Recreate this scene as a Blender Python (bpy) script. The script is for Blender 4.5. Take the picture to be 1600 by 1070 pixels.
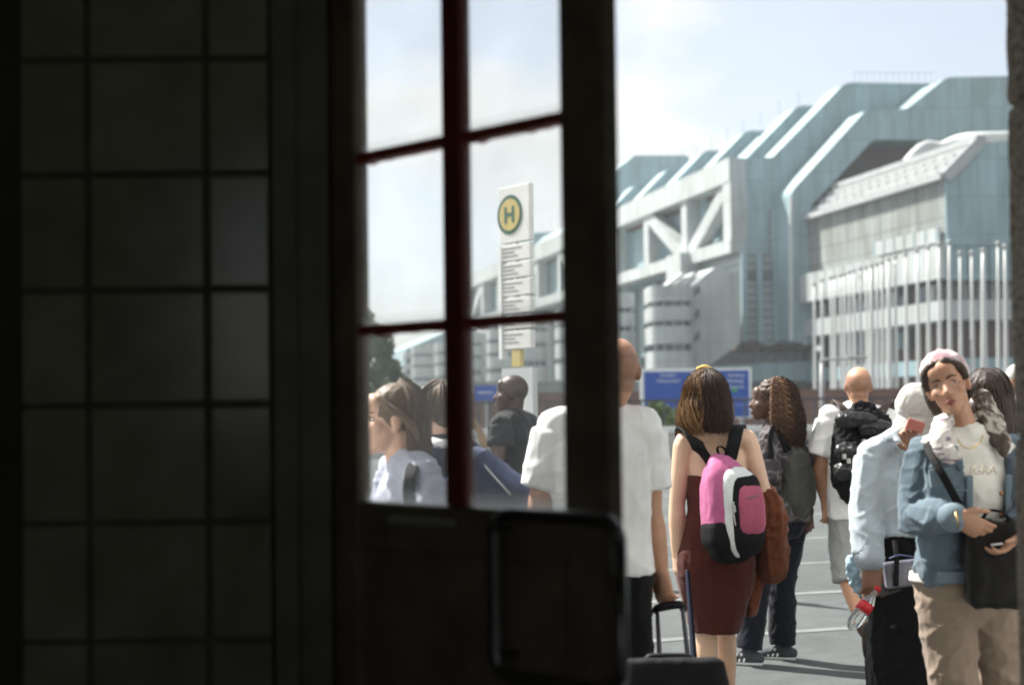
import bpy, bmesh, math, random
import numpy as np
from mathutils import Vector, Matrix, noise

for _o in list(bpy.data.objects):
    bpy.data.objects.remove(_o, do_unlink=True)
SC = bpy.context.scene
COL = SC.collection
R = math.radians
random.seed(7)
RNG = np.random.default_rng(11)

# ------------------------------------------------------------------ camera
FPX = 2000.0                      # focal length in photo pixels (1600 wide)
PITCH, ROLL, SHIFT = R(1.2), R(-0.7), 0.0425
CAMZ = 1.54
cd = bpy.data.cameras.new('camera')
cam = bpy.data.objects.new('camera', cd)
COL.objects.link(cam)
cd.lens, cd.sensor_width, cd.shift_y = 45.0, 36.0, SHIFT
cd.clip_start, cd.clip_end = 0.05, 6000
cd.dof.use_dof = True
cd.dof.focus_distance = 6.2
cd.dof.aperture_fstop = 1.9
cam.matrix_world = Matrix.Translation((0, 0, CAMZ)) @ Matrix.Rotation(math.pi/2 + PITCH, 4, 'X') @ Matrix.Rotation(ROLL, 4, 'Z')
SC.camera = cam
CM = (Matrix.Rotation(math.pi/2 + PITCH, 3, 'X') @ Matrix.Rotation(ROLL, 3, 'Z'))

# ------------------------------------------------------------------ sky, sun, exposure
SUN_AZ = math.atan2(-0.77, 0.64)   # measured from +Y towards +X
SUN_EL = R(50)
W = bpy.data.worlds.new('World'); SC.world = W; W.use_nodes = True
nt = W.node_tree; nt.nodes.clear()
out = nt.nodes.new('ShaderNodeOutputWorld')
sky = nt.nodes.new('ShaderNodeTexSky'); sky.sky_type = 'NISHITA'; sky.sun_disc = False
sky.sun_elevation = SUN_EL; sky.sun_rotation = SUN_AZ
sky.air_density, sky.dust_density, sky.ozone_density = 1.0, 2.2, 1.6
tc = nt.nodes.new('ShaderNodeTexCoord')
mp = nt.nodes.new('ShaderNodeMapping'); mp.inputs['Scale'].default_value = (1.0, 1.0, 2.3); mp.inputs['Location'].default_value = (-1.7, 2.79, -0.38)
nz = nt.nodes.new('ShaderNodeTexNoise'); nz.inputs['Scale'].default_value = 3.4; nz.inputs['Detail'].default_value = 9; nz.inputs['Roughness'].default_value = 0.52
rp = nt.nodes.new('ShaderNodeValToRGB'); rp.color_ramp.elements[0].position = 0.475; rp.color_ramp.elements[1].position = 0.565; rp.color_ramp.elements[0].color = (0.20, 0.20, 0.20, 1)
mix = nt.nodes.new('ShaderNodeMixRGB'); mix.inputs['Color2'].default_value = (5.0, 5.1, 5.1, 1)
bg = nt.nodes.new('ShaderNodeBackground'); bg.inputs['Strength'].default_value = 0.090
L = nt.links.new
hsv = nt.nodes.new('ShaderNodeHueSaturation'); hsv.inputs['Saturation'].default_value = 0.62; hsv.inputs['Value'].default_value = 0.62
nz2 = nt.nodes.new('ShaderNodeTexNoise'); nz2.inputs['Scale'].default_value = 9.0; nz2.inputs['Detail'].default_value = 6
rp2 = nt.nodes.new('ShaderNodeValToRGB'); rp2.color_ramp.elements[0].position = 0.35; rp2.color_ramp.elements[1].position = 0.65
rp2.color_ramp.elements[0].color = (0.86, 0.88, 0.90, 1); rp2.color_ramp.elements[1].color = (1.0, 1.0, 1.0, 1)
ml = nt.nodes.new('ShaderNodeMixRGB'); ml.blend_type = 'MULTIPLY'; ml.inputs['Fac'].default_value = 1.0; ml.inputs['Color1'].default_value = (3.6, 3.65, 3.6, 1)
L(mp.outputs['Vector'], nz2.inputs['Vector']); L(nz2.outputs['Fac'], rp2.inputs['Fac']); L(rp2.outputs['Color'], ml.inputs['Color2']); L(ml.outputs['Color'], mix.inputs['Color2'])
L(tc.outputs['Generated'], mp.inputs['Vector']); L(mp.outputs['Vector'], nz.inputs['Vector']); L(nz.outputs['Fac'], rp.inputs['Fac'])
L(rp.outputs['Color'], mix.inputs['Fac']); L(sky.outputs['Color'], hsv.inputs['Color']); L(hsv.outputs['Color'], mix.inputs['Color1'])
L(mix.outputs['Color'], bg.inputs['Color']); L(bg.outputs['Background'], out.inputs['Surface'])
sl = bpy.data.lights.new('sun', 'SUN'); sl.energy = 4.2; sl.angle = R(0.5); sl.color = (1.0, 0.955, 0.88)
so = bpy.data.objects.new('sun', sl); COL.objects.link(so)
sdir = Vector((math.sin(SUN_AZ)*math.cos(SUN_EL), math.cos(SUN_AZ)*math.cos(SUN_EL), math.sin(SUN_EL)))
so.rotation_euler = (-sdir).to_track_quat('-Z', 'Y').to_euler(); so.location = (-20, 20, 30)
SC.view_settings.view_transform = 'Standard'
SC.view_settings.look = 'None'
SC.view_settings.gamma = 1.0
SC.view_settings.use_curve_mapping = False
SC.view_settings.exposure = 1.68
SC.render.engine = 'CYCLES'
SC.cycles.use_denoising = True
SC.cycles.max_bounces = 10
SC.cycles.diffuse_bounces = 6
SC.cycles.transparent_max_bounces = 24
SC.cycles.filter_width = 1.9

# ------------------------------------------------------------------ photo geometry helpers
def ray(px, py):
    return CM @ Vector(((px-800)/FPX, (535-py)/FPX + SHIFT*1600/FPX, -1.0))
def P(px, py, depth):
    """world point at depth metres in front of the lens that the photo shows at px,py"""
    d = ray(px, py); t = depth/d.y
    return Vector((d.x*t, depth, CAMZ + d.z*t))
def Gd(px, py, z=0.0):
    d = ray(px, py); t = (z-CAMZ)/d.z
    return Vector((d.x*t, d.y*t, z))

# ------------------------------------------------------------------ materials
MATS = {}
def mat(name, col, rough=0.8, var=0.12, scale=6.0, bump=0.0, bscale=40.0, metal=0.0, spec=0.4, col2=None, detail=5.0, sheen=0.0, coat=0.0, stretch=(1, 1, 1), space='Object', crease=False):
    """principled with a noise colour variation and a noise bump"""
    if name in MATS: return MATS[name]
    m = bpy.data.materials.new(name); m.use_nodes = True
    t = m.node_tree; b = t.nodes['Principled BSDF']
    b.inputs['Roughness'].default_value = rough; b.inputs['Metallic'].default_value = metal
    b.inputs['Specular IOR Level'].default_value = spec
    if sheen: b.inputs['Sheen Weight'].default_value = sheen
    if coat: b.inputs['Coat Weight'].default_value = coat; b.inputs['Coat Roughness'].default_value = 0.2
    tcn = t.nodes.new('ShaderNodeTexCoord'); mpn = t.nodes.new('ShaderNodeMapping'); mpn.inputs['Scale'].default_value = stretch
    t.links.new(tcn.outputs[space], mpn.inputs['Vector'])
    n = t.nodes.new('ShaderNodeTexNoise'); n.inputs['Scale'].default_value = scale; n.inputs['Detail'].default_value = detail; n.inputs['Roughness'].default_value = 0.6
    t.links.new(mpn.outputs['Vector'], n.inputs['Vector'])
    r = t.nodes.new('ShaderNodeValToRGB'); r.color_ramp.elements[0].position = 0.3; r.color_ramp.elements[1].position = 0.7
    c = np.array(col[:3]); lo = np.clip(c*(1-var), 0, 1); hi = np.clip(c*(1+var), 0, 1) if col2 is None else np.array(col2)
    r.color_ramp.elements[0].color = (*lo, 1); r.color_ramp.elements[1].color = (*hi, 1)
    t.links.new(n.outputs['Fac'], r.inputs['Fac']); t.links.new(r.outputs['Color'], b.inputs['Base Color'])
    if bump:
        n2 = t.nodes.new('ShaderNodeTexNoise'); n2.inputs['Scale'].default_value = bscale; n2.inputs['Detail'].default_value = 4
        t.links.new(mpn.outputs['Vector'], n2.inputs['Vector'])
        bp = t.nodes.new('ShaderNodeBump'); bp.inputs['Strength'].default_value = bump; bp.inputs['Distance'].default_value = 0.01
        t.links.new(n2.outputs['Fac'], bp.inputs['Height']); t.links.new(bp.outputs['Normal'], b.inputs['Normal'])
        if crease:
            n3 = t.nodes.new('ShaderNodeTexNoise'); n3.noise_type = 'RIDGED_MULTIFRACTAL'; n3.inputs['Scale'].default_value = 6.5; n3.inputs['Detail'].default_value = 4; n3.inputs['Distortion'].default_value = 1.2
            mp3 = t.nodes.new('ShaderNodeMapping'); mp3.inputs['Scale'].default_value = (1.0, 1.0, 0.62); mp3.inputs['Rotation'].default_value = (0.3, 0.5, 0.2)
            t.links.new(tcn.outputs[space], mp3.inputs['Vector']); t.links.new(mp3.outputs[0], n3.inputs['Vector'])
            b3 = t.nodes.new('ShaderNodeBump'); b3.inputs['Strength'].default_value = 0.22; b3.inputs['Distance'].default_value = 0.012
            t.links.new(n3.outputs['Fac'], b3.inputs['Height']); t.links.new(bp.outputs['Normal'], b3.inputs['Normal']); t.links.new(b3.outputs['Normal'], b.inputs['Normal'])
    MATS[name] = m
    return m
def cloth(name, col, rough=0.9, var=0.10, bump=0.18, bscale=260, sheen=0.12):
    return mat(name, col, rough, var, 11.0, min(bump, .22), max(bscale, 240), spec=0.12, sheen=sheen, detail=8, crease=True)
def skin(name, col):
    m = mat(name, col, 0.48, 0.10, 14.0, 0.10, 220, spec=0.45)
    b = m.node_tree.nodes['Principled BSDF']
    b.inputs['Subsurface Weight'].default_value = 0.08
    b.inputs['Subsurface Radius'].default_value = (0.012, 0.004, 0.002)
    b.inputs['Subsurface Scale'].default_value = 1.0
    t = m.node_tree; a = t.nodes.new('ShaderNodeAttribute'); a.attribute_name = 'stubble'
    mx = t.nodes.new('ShaderNodeMixRGB'); src = b.inputs['Base Color'].links[0].from_socket
    n = t.nodes.new('ShaderNodeTexNoise'); n.inputs['Scale'].default_value = 160; n.inputs['Detail'].default_value = 3
    mu = t.nodes.new('ShaderNodeMath'); mu.operation = 'MULTIPLY'; mu.use_clamp = True; t.links.new(n.outputs['Fac'], mu.inputs[0]); t.links.new(a.outputs['Fac'], mu.inputs[1])
    mx.inputs['Color2'].default_value = (col[0]*.12, col[1]*.11, col[2]*.12, 1)
    t.links.new(src, mx.inputs['Color1']); t.links.new(mu.outputs[0], mx.inputs['Fac']); t.links.new(mx.outputs['Color'], b.inputs['Base Color'])
    return m
def node_mat(name, fn):
    if name in MATS: return MATS[name]
    m = bpy.data.materials.new(name); m.use_nodes = True
    fn(m.node_tree, m.node_tree.nodes['Principled BSDF']); MATS[name] = m
    return m

# ------------------------------------------------------------------ mesh helpers
OFF = {}
def off_of(par):
    return OFF.get(par.name, Vector((0, 0, 0))) if par else Vector((0, 0, 0))
def tag(o, label=None, cat=None, group=None, kind=None):
    if label: o['label'] = label
    if cat: o['category'] = cat
    if group: o['group'] = group
    if kind: o['kind'] = kind
    return o
def thing(name, loc, label, cat, group=None):
    o = bpy.data.objects.new(name, None); COL.objects.link(o); o.empty_display_size = 0.2
    o.location = loc; OFF[o.name] = Vector(loc)
    return tag(o, label, cat, group)
def link(o, par):
    COL.objects.link(o)
    if par:
        o.parent = par
    OFF[o.name] = off_of(par)
    return o
def mk(name, V, F, m, par=None, smooth=False):
    V = np.asarray(V, dtype=float).reshape(-1, 3) - np.array(off_of(par))
    me = bpy.data.meshes.new(name); me.from_pydata(V.tolist(), [], F); me.update()
    if smooth: me.polygons.foreach_set('use_smooth', [True]*len(me.polygons))
    if m: me.materials.append(m)
    return link(bpy.data.objects.new(name, me), par)
def merge(parts):
    Vs, Fs, n = [], [], 0
    for v, f in parts:
        v = np.asarray(v, dtype=float).reshape(-1, 3)
        Vs.append(v); Fs += [tuple(i+n for i in q) for q in f]; n += len(v)
    return np.concatenate(Vs), Fs
def join(name, parts, m, par=None, smooth=False):
    V, F = merge(parts); return mk(name, V, F, m, par, smooth)
CUBE_F = [(0, 3, 2, 1), (4, 5, 6, 7), (0, 1, 5, 4), (1, 2, 6, 5), (2, 3, 7, 6), (3, 0, 4, 7)]
def box(lo, hi):
    x0, y0, z0 = lo; x1, y1, z1 = hi
    return (np.array([(x0, y0, z0), (x1, y0, z0), (x1, y1, z0), (x0, y1, z0), (x0, y0, z1), (x1, y0, z1), (x1, y1, z1), (x0, y1, z1)], float), CUBE_F)
def obox(c, ax, half):
    """oriented box: ax = three unit vectors"""
    c = np.array(c); A = [np.array(a) for a in ax]; V = []
    for sz in (-1, 1):
        for sx, sy in ((-1, -1), (1, -1), (1, 1), (-1, 1)):
            V.append(c + A[0]*sx*half[0] + A[1]*sy*half[1] + A[2]*sz*half[2])
    return (np.array(V), CUBE_F)
def beam(p, q, w, h, up=(0, 0, 1)):
    p, q = Vector(p), Vector(q); t = (q-p); l = t.length; t.normalize()
    s = t.cross(Vector(up))
    if s.length < 1e-5: s = t.cross(Vector((1, 0, 0)))
    s.normalize(); u = s.cross(t).normalized()
    return obox((p+q)/2, (s, t, u), (w/2, l/2, h/2))
def bevel_obj(o, w=0.004, seg=2):
    b = o.modifiers.new('bevel', 'BEVEL'); b.width = w; b.segments = seg; b.limit_method = 'ANGLE'
    return o
def rbox(c, ax, half, r, n=7, sq=None):
    """rounded box"""
    half = np.array(half, float); inner = np.maximum(half - r, 0)
    g = np.linspace(-1, 1, n); V = []; F = []; A = np.array([np.array(a) for a in ax])
    for axis in range(3):
        for sgn in (-1, 1):
            base = len(V)
            for a in g:
                for b in g:
                    p = np.zeros(3); p[axis] = sgn; p[(axis+1) % 3] = a; p[(axis+2) % 3] = b
                    q = p*half; k = np.clip(q, -inner, inner); d = q-k; l = np.linalg.norm(d)
                    q = k + d/l*r if l > 1e-9 else q
                    V.append(np.array(c) + q @ A)
            for i in range(n-1):
                for j in range(n-1):
                    a0 = base+i*n+j; f = (a0, a0+n, a0+n+1, a0+1)
                    F.append(f if sgn > 0 else f[::-1])
    return (np.array(V), F)
def cr(A, sub):
    """catmull-rom through rows of A"""
    A = np.asarray(A, float)
    if sub <= 1 or len(A) < 3: 
        if sub > 1 and len(A) == 2:
            t = np.linspace(0, 1, sub+1)[:, None]; return A[0]*(1-t)+A[1]*t
        return A
    E = np.vstack([2*A[0]-A[1], A, 2*A[-1]-A[-2]]); o = []
    for i in range(1, len(E)-2):
        p0, p1, p2, p3 = E[i-1], E[i], E[i+1], E[i+2]
        for k in range(sub):
            t = k/sub
            o.append(0.5*((2*p1)+(-p0+p2)*t+(2*p0-5*p1+4*p2-p3)*t*t+(-p0+3*p1-3*p2+p3)*t**3))
    o.append(A[-1]); return np.array(o)
def tube(pts, rad, n=14, sub=4, side=None, cap='round', pw=2.0):
    """closed tapered tube through pts; rad scalars or (a,b) with a along side"""
    pts = np.array([list(p) for p in pts], float)
    rad = np.array([(r, r) if np.isscalar(r) else tuple(r) for r in rad], float)
    C = cr(pts, sub); Rr = np.maximum(cr(rad, sub), 1e-4)
    T = np.gradient(C, axis=0); T /= np.linalg.norm(T, axis=1)[:, None]+1e-12
    if side is None: side = (1, 0, 0) if abs(T.mean(0)[0]) < 0.75*np.linalg.norm(T.mean(0)) else (0, 1, 0)
    s0 = np.array(side, float)
    S = s0[None]-T*(T@s0)[:, None]; S /= np.linalg.norm(S, axis=1)[:, None]+1e-12
    B = np.cross(T, S)
    if cap in ('round', 'flat0'):
        ks = (0.35, 0.7, 0.93)
        def ext(c, r, t, s, b):
            m = min(r); return [(c+t*m*k*0.8, r*math.sqrt(max(1-k*k, 0.02)), s, b) for k in ks]
        pre = ext(C[0], Rr[0], -T[0], S[0], B[0])[::-1]; post = ext(C[-1], Rr[-1], T[-1], S[-1], B[-1])
        if cap == 'flat0': pre = []
    else: pre, post = [], []
    rings = pre+[(C[i], Rr[i], S[i], B[i]) for i in range(len(C))]+post
    a = np.linspace(0, 2*math.pi, n, endpoint=False); ca, sa = np.cos(a), np.sin(a)
    if pw != 2.0:
        ca = np.sign(ca)*np.abs(ca)**(2/pw); sa = np.sign(sa)*np.abs(sa)**(2/pw)
    V = [c+np.outer(ca, s)*r[0]+np.outer(sa, b)*r[1] for c, r, s, b in rings]
    m = len(rings); V = np.concatenate(V+[rings[0][0][None], rings[-1][0][None]]); F = []
    for i in range(m-1):
        for j in range(n):
            k = (j+1) % n; F.append((i*n+j, i*n+k, (i+1)*n+k, (i+1)*n+j))
    for j in range(n):
        k = (j+1) % n; F.append((m*n, k, j)); F.append((m*n+1, (m-1)*n+j, (m-1)*n+k))
    return (V, F)
def ell(c, r, ax=None, n=14):
    A = np.eye(3) if ax is None else np.array([list(a) for a in ax])
    V = []; F = []; m = n//2+1
    for i in range(1, m):
        th = math.pi*i/m
        for j in range(n):
            ph = 2*math.pi*j/n
            V.append((math.sin(th)*math.cos(ph)*r[0], math.sin(th)*math.sin(ph)*r[1], math.cos(th)*r[2]))
    V += [(0, 0, r[2]), (0, 0, -r[2])]
    for i in range(m-2):
        for j in range(n):
            k = (j+1) % n; F.append((i*n+j, (i+1)*n+j, (i+1)*n+k, i*n+k))
    t = (m-1)*n
    for j in range(n):
        k = (j+1) % n; F.append((t, j, k)); F.append((t+1, (m-2)*n+k, (m-2)*n+j))
    return (np.array(V) @ A + np.array(list(c)), F)
def fold_disp(me, amp, freq, seed, amp2=0.0, zmul=0.45):
    n = len(me.vertices); co = np.empty(n*3); no = np.empty(n*3)
    me.vertices.foreach_get('co', co); me.vertex_normals.foreach_get('vector', no)
    co = co.reshape(-1, 3); no = no.reshape(-1, 3); d = np.empty(n)
    nn = noise.noise; o = seed*7.31
    for i in range(n):
        x, y, z = co[i]
        w = nn((x*2+o, y*2, z*2))*0.7
        a = nn((x*freq+o+w, y*freq+w, z*freq*zmul+w*1.4))
        b = nn((x*freq*.7+z*freq*0.8+w, y*freq*.7+o, z*freq*1.1-x*freq*0.8))
        c = nn((x*freq*1.7-z*freq*0.9, y*freq*1.7+o, z*freq*zmul*1.6+w))
        ra = max(0.0, 1-2.6*abs(a)); rb = max(0.0, 1-3.0*abs(b)); rc = max(0.0, 1-3.4*abs(c))
        d[i] = amp*.62*(1.5*ra*ra+1.1*rb*rb+.5*rc*rc-.45+a*.5)
        if amp2: d[i] += amp2*nn((x*freq*3.1, y*freq*3.1, z*freq*2.2+o))
    me.vertices.foreach_set('co', (co+no*d[:, None]).ravel()); me.update()
_seed = [1]
def solid(name, parts, m, par, vox=0.008, sm=5, fold=None, fac=0.5):
    """union of closed pieces as one continuous skin"""
    V, F = merge(parts); V = V - np.array(off_of(par))
    me = bpy.data.meshes.new('t'); me.from_pydata(V.tolist(), [], F)
    o = bpy.data.objects.new('t', me); COL.objects.link(o)
    r = o.modifiers.new('r', 'REMESH'); r.mode = 'VOXEL'; r.voxel_size = vox
    if sm:
        s = o.modifiers.new('s', 'SMOOTH'); s.factor = fac; s.iterations = sm
    dg = bpy.context.evaluated_depsgraph_get(); ev = o.evaluated_get(dg)
    m2 = bpy.data.meshes.new_from_object(ev)
    bpy.data.objects.remove(o, do_unlink=True); bpy.data.meshes.remove(me)
    m2.name = name; m2.materials.clear()
    if fold:
        _seed[0] += 1; fold_disp(m2, fold[0], fold[1], _seed[0], fold[2] if len(fold) > 2 else 0.0, fold[3] if len(fold) > 3 else 0.45)
    m2.polygons.foreach_set('use_smooth', [True]*len(m2.polygons))
    m2.materials.append(m)
    return link(bpy.data.objects.new(name, m2), par)
def text(name, body, c, xdir, updir, size, m, par, depth=0.001, align='CENTER'):
    cu = bpy.data.curves.new('t', 'FONT'); cu.body = body; cu.size = size; cu.extrude = depth; cu.align_x = align; cu.align_y = 'CENTER'
    o = bpy.data.objects.new('t', cu); COL.objects.link(o)
    me = bpy.data.meshes.new_from_object(o.evaluated_get(bpy.context.evaluated_depsgraph_get()))
    bpy.data.objects.remove(o, do_unlink=True)
    x = Vector(xdir).normalized(); u = Vector(updir).normalized(); z = x.cross(u)
    M = Matrix((x, u, z)).transposed().to_4x4(); M.translation = Vector(c)-off_of(par)
    me.transform(M); me.name = name; me.materials.clear(); me.materials.append(m)
    return link(bpy.data.objects.new(name, me), par)
def nrm(v):
    return Vector(v).normalized()
# ================================================================== ground
U = Vector((-0.28, 1.0, 0.0))            # long axis of the building, receding
UN = U.normalized()
V_ = Vector((0.963, 0.27, 0.0)).normalized()   # across the street
NL = -V_                                  # outward normal of the building's long side
def asphalt(t, b):
    tcn = t.nodes.new('ShaderNodeTexCoord')
    n1 = t.nodes.new('ShaderNodeTexNoise'); n1.inputs['Scale'].default_value = 0.55; n1.inputs['Detail'].default_value = 6
    n2 = t.nodes.new('ShaderNodeTexNoise'); n2.inputs['Scale'].default_value = 90; n2.inputs['Detail'].default_value = 3
    n3 = t.nodes.new('ShaderNodeTexNoise'); n3.inputs['Scale'].default_value = 6.0; n3.inputs['Detail'].default_value = 6; n3.inputs['Roughness'].default_value = 0.7
    for n in (n1, n2, n3): t.links.new(tcn.outputs['Object'], n.inputs['Vector'])
    r1 = t.nodes.new('ShaderNodeValToRGB'); r1.color_ramp.elements[0].color = (0.0624, 0.0725, 0.0739, 1); r1.color_ramp.elements[1].color = (0.0887, 0.1016, 0.1028, 1)
    r1.color_ramp.elements[0].position = 0.35; r1.color_ramp.elements[1].position = 0.65
    r3 = t.nodes.new('ShaderNodeValToRGB'); r3.color_ramp.elements[0].position = .25; r3.color_ramp.elements[0].color = (0.55, 0.55, 0.54, 1); r3.color_ramp.elements[1].color = (1.15, 1.15, 1.13, 1)
    m1 = t.nodes.new('ShaderNodeMixRGB'); m1.blend_type = 'MULTIPLY'; m1.inputs['Fac'].default_value = 1
    m2 = t.nodes.new('ShaderNodeMixRGB'); m2.blend_type = 'OVERLAY'; m2.inputs['Fac'].default_value = 0.55
    t.links.new(n1.outputs['Fac'], r1.inputs['Fac']); t.links.new(n3.outputs['Fac'], r3.inputs['Fac'])
    t.links.new(r1.outputs['Color'], m1.inputs['Color1']); t.links.new(r3.outputs['Color'], m1.inputs['Color2'])
    t.links.new(m1.outputs['Color'], m2.inputs['Color1']); t.links.new(n2.outputs['Fac'], m2.inputs['Color2'])
    vo = t.nodes.new('ShaderNodeTexVoronoi'); vo.feature = 'DISTANCE_TO_EDGE'; vo.inputs['Scale'].default_value = 0.33
    nd = t.nodes.new('ShaderNodeTexNoise'); nd.inputs['Scale'].default_value = 2.5; nd.inputs['Detail'].default_value = 6; t.links.new(tcn.outputs['Object'], nd.inputs['Vector'])
    mv = t.nodes.new('ShaderNodeMixRGB'); mv.inputs['Fac'].default_value = .25; t.links.new(tcn.outputs['Object'], mv.inputs['Color1']); t.links.new(nd.outputs['Color'], mv.inputs['Color2']); t.links.new(mv.outputs['Color'], vo.inputs['Vector'])
    rc_ = t.nodes.new('ShaderNodeValToRGB'); rc_.color_ramp.elements[0].position = .002; rc_.color_ramp.elements[1].position = .008; rc_.color_ramp.elements[0].color = (.55, .55, .55, 1); rc_.color_ramp.elements[1].color = (1, 1, 1, 1); t.links.new(vo.outputs['Distance'], rc_.inputs['Fac'])
    ns = t.nodes.new('ShaderNodeTexNoise'); ns.inputs['Scale'].default_value = 1.7; ns.inputs['Detail'].default_value = 9; ns.inputs['Roughness'].default_value = .65; t.links.new(tcn.outputs['Object'], ns.inputs['Vector'])
    rs = t.nodes.new('ShaderNodeValToRGB'); rs.color_ramp.elements[0].position = .30; rs.color_ramp.elements[1].position = .44; rs.color_ramp.elements[0].color = (.72, .71, .70, 1); rs.color_ramp.elements[1].color = (1, 1, 1, 1); t.links.new(ns.outputs['Fac'], rs.inputs['Fac'])
    m3 = t.nodes.new('ShaderNodeMixRGB'); m3.blend_type = 'MULTIPLY'; m3.inputs['Fac'].default_value = 1; t.links.new(m2.outputs['Color'], m3.inputs['Color1']); t.links.new(rc_.outputs['Color'], m3.inputs['Color2'])
    m4 = t.nodes.new('ShaderNodeMixRGB'); m4.blend_type = 'MULTIPLY'; m4.inputs['Fac'].default_value = 1; t.links.new(m3.outputs['Color'], m4.inputs['Color1']); t.links.new(rs.outputs['Color'], m4.inputs['Color2'])
    t.links.new(m4.outputs['Color'], b.inputs['Base Color'])
    bp = t.nodes.new('ShaderNodeBump'); bp.inputs['Strength'].default_value = 0.4; bp.inputs['Distance'].default_value = 0.004
    t.links.new(n2.outputs['Fac'], bp.inputs['Height']); t.links.new(bp.outputs['Normal'], b.inputs['Normal'])
    b.inputs['Roughness'].default_value = 0.85
M_asph = node_mat('asphalt', asphalt)
M_line = mat('road_paint', (0.148, 0.156, 0.154), 0.7, 0.25, 5.0, 0.3, 60, detail=8)
M_conc = mat('concrete', (0.42, 0.42, 0.40), 0.85, 0.15, 1.2, 0.25, 20, detail=8)
tag(mk('ground', [(-900, -600, -0.22), (900, -600, -0.22), (900, 3000, -0.22), (-900, 3000, -0.22)], [(0, 1, 2, 3)], mat('far_ground', (0.22, 0.22, 0.20), 0.95, 0.2, 0.05)), kind='structure')
tag(mk('road', [(-60, 2.86, 0), (70, 2.86, 0), (70, 130, 0), (-60, 130, 0)], [(0, 1, 2, 3)], M_asph), kind='structure')
for i, (dp, w) in enumerate(((8.95, 0.11), (10.65, 0.12), (12.6, 0.12), (14.9, 0.14), (18.2, 0.16), (23.0, 0.2))):
    c = Vector((2.1, dp, 0.004))
    a, b = c - V_*22, c + V_*26; s = Vector((-V_.y, V_.x, 0))*w/2
    tag(mk('road_marking', [a-s, b-s, b+s, a+s], [(0, 1, 2, 3)], M_line), 
        '%s thin white line painted across the pale asphalt' % ('nearest', 'second', 'third', 'fourth', 'fifth', 'farthest')[i], 'road marking', 'white lines painted across the road', 'structure')

# ================================================================== station entrance (dark hall round the camera)
M_plas = mat('hall_plaster', (0.38, 0.37, 0.30), 0.9, 0.15, 1.5, 0.2, 30)
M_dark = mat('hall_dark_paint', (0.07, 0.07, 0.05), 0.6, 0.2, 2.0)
M_floor = mat('hall_floor', (0.16, 0.15, 0.135), 0.6, 0.2, 3.0)
ZH = 3.6
FY = 2.76                                       # inner face of the facade wall
XL = P(466, 535, 2.80).x                        # left edge of the door opening
XR = P(1579, 535, 3.03).x                       # right edge
tag(join('floor', [box((-3.2, -5, -0.2), (2.6, 3.06, 0.0))], M_floor), kind='structure')
tag(join('ceiling', [box((-3.2, -5, ZH), (2.6, 3.06, ZH+0.2))], M_plas), kind='structure')
tag(join('wall_back', [box((-1.35, -5.2, -0.2), (0.5, -5, ZH+0.2)), box((1.6, -5.2, -0.2), (2.8, -5, ZH+0.2)), box((0.5, -5.2, 3.42), (1.6, -5, ZH+0.2)), box((0.5, -5.2, -0.2), (1.6, -5, 0.9)), box((-3.4, -5.2, -0.2), (-2.45, -5, ZH+0.2)), box((-2.45, -5.2, 3.42), (-1.35, -5, ZH+0.2)), box((-2.45, -5.2, -0.2), (-1.35, -5, 1.55))], M_plas), kind='structure')  # back wall out of view; its openings are added to light tiles and door
blocker = join('sun_blocker', [box((-1.5, 3.11, 3.12), (1.75, 4.25, 3.22))], M_conc); tag(blocker, 'unseen concrete slab added over the doorway to shade its jamb', 'sun_blocker')  # out-of-view slab, added to keep the sun off the stone jamb
tag(join('wall_left', [box((-3.4, -5, -0.2), (-3.2, 3.06, ZH+0.2))], M_plas), kind='structure')
tag(join('wall_right', [box((2.6, -5, -0.2), (2.8, 3.06, ZH+0.2))], M_plas), kind='structure')
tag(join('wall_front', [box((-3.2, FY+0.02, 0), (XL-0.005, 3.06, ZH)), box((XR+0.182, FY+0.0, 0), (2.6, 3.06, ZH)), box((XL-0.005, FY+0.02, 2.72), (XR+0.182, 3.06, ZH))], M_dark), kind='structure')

M_fac = mat('pale_rendered_facade', (0.82, 0.81, 0.79), 0.9, 0.12, 1.2, 0.3, 25)
tag(join('wall_facade', [box((-16, 3.062, 0), (XL-0.006, 3.10, 9)), box((XR+0.183, 3.062, 0), (14, 3.10, 9)), box((XL-0.006, 3.062, 2.72), (XR+0.183, 3.10, 9))], M_fac), kind='structure')
# tiled pier on the left ------------------------------------------------------
def tile_mat(t, b):
    tcn = t.nodes.new('ShaderNodeTexCoord'); oi = t.nodes.new('ShaderNodeObjectInfo')
    n = t.nodes.new('ShaderNodeTexNoise'); n.inputs['Scale'].default_value = 7; n.inputs['Detail'].default_value = 6
    t.links.new(tcn.outputs['Object'], n.inputs['Vector'])
    ad = t.nodes.new('ShaderNodeMath'); ad.operation = 'MULTIPLY_ADD'; ad.inputs[1].default_value = 0.35
    t.links.new(oi.outputs['Random'], ad.inputs[0]); t.links.new(n.outputs['Fac'], ad.inputs[2])
    r = t.nodes.new('ShaderNodeValToRGB'); r.color_ramp.elements[0].position = 0.3; r.color_ramp.elements[1].position = 1.0
    r.color_ramp.elements[0].color = (0.20, 0.195, 0.13, 1); r.color_ramp.elements[1].color = (0.38, 0.37, 0.28, 1)
    t.links.new(ad.outputs[0], r.inputs['Fac']); t.links.new(r.outputs['Color'], b.inputs['Base Color'])
    b.inputs['Roughness'].default_value = 0.17
M_tile = node_mat('glazed_tile', tile_mat)
M_grout = mat('grout', (0.15, 0.14, 0.10), 0.95, 0.2, 20)
pc = P(230, 535, 2.72)
pier = thing('tiled_pier', (pc.x, pc.y, 0), 'dark square-tiled pier at the far left of the entrance', 'pier')
x0, x1 = P(32, 535, 2.70).x, P(424, 535, 2.735).x
join('core', [box((x0, 2.716, 0), (x1, 3.06, ZH))], M_grout, pier)
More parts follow.
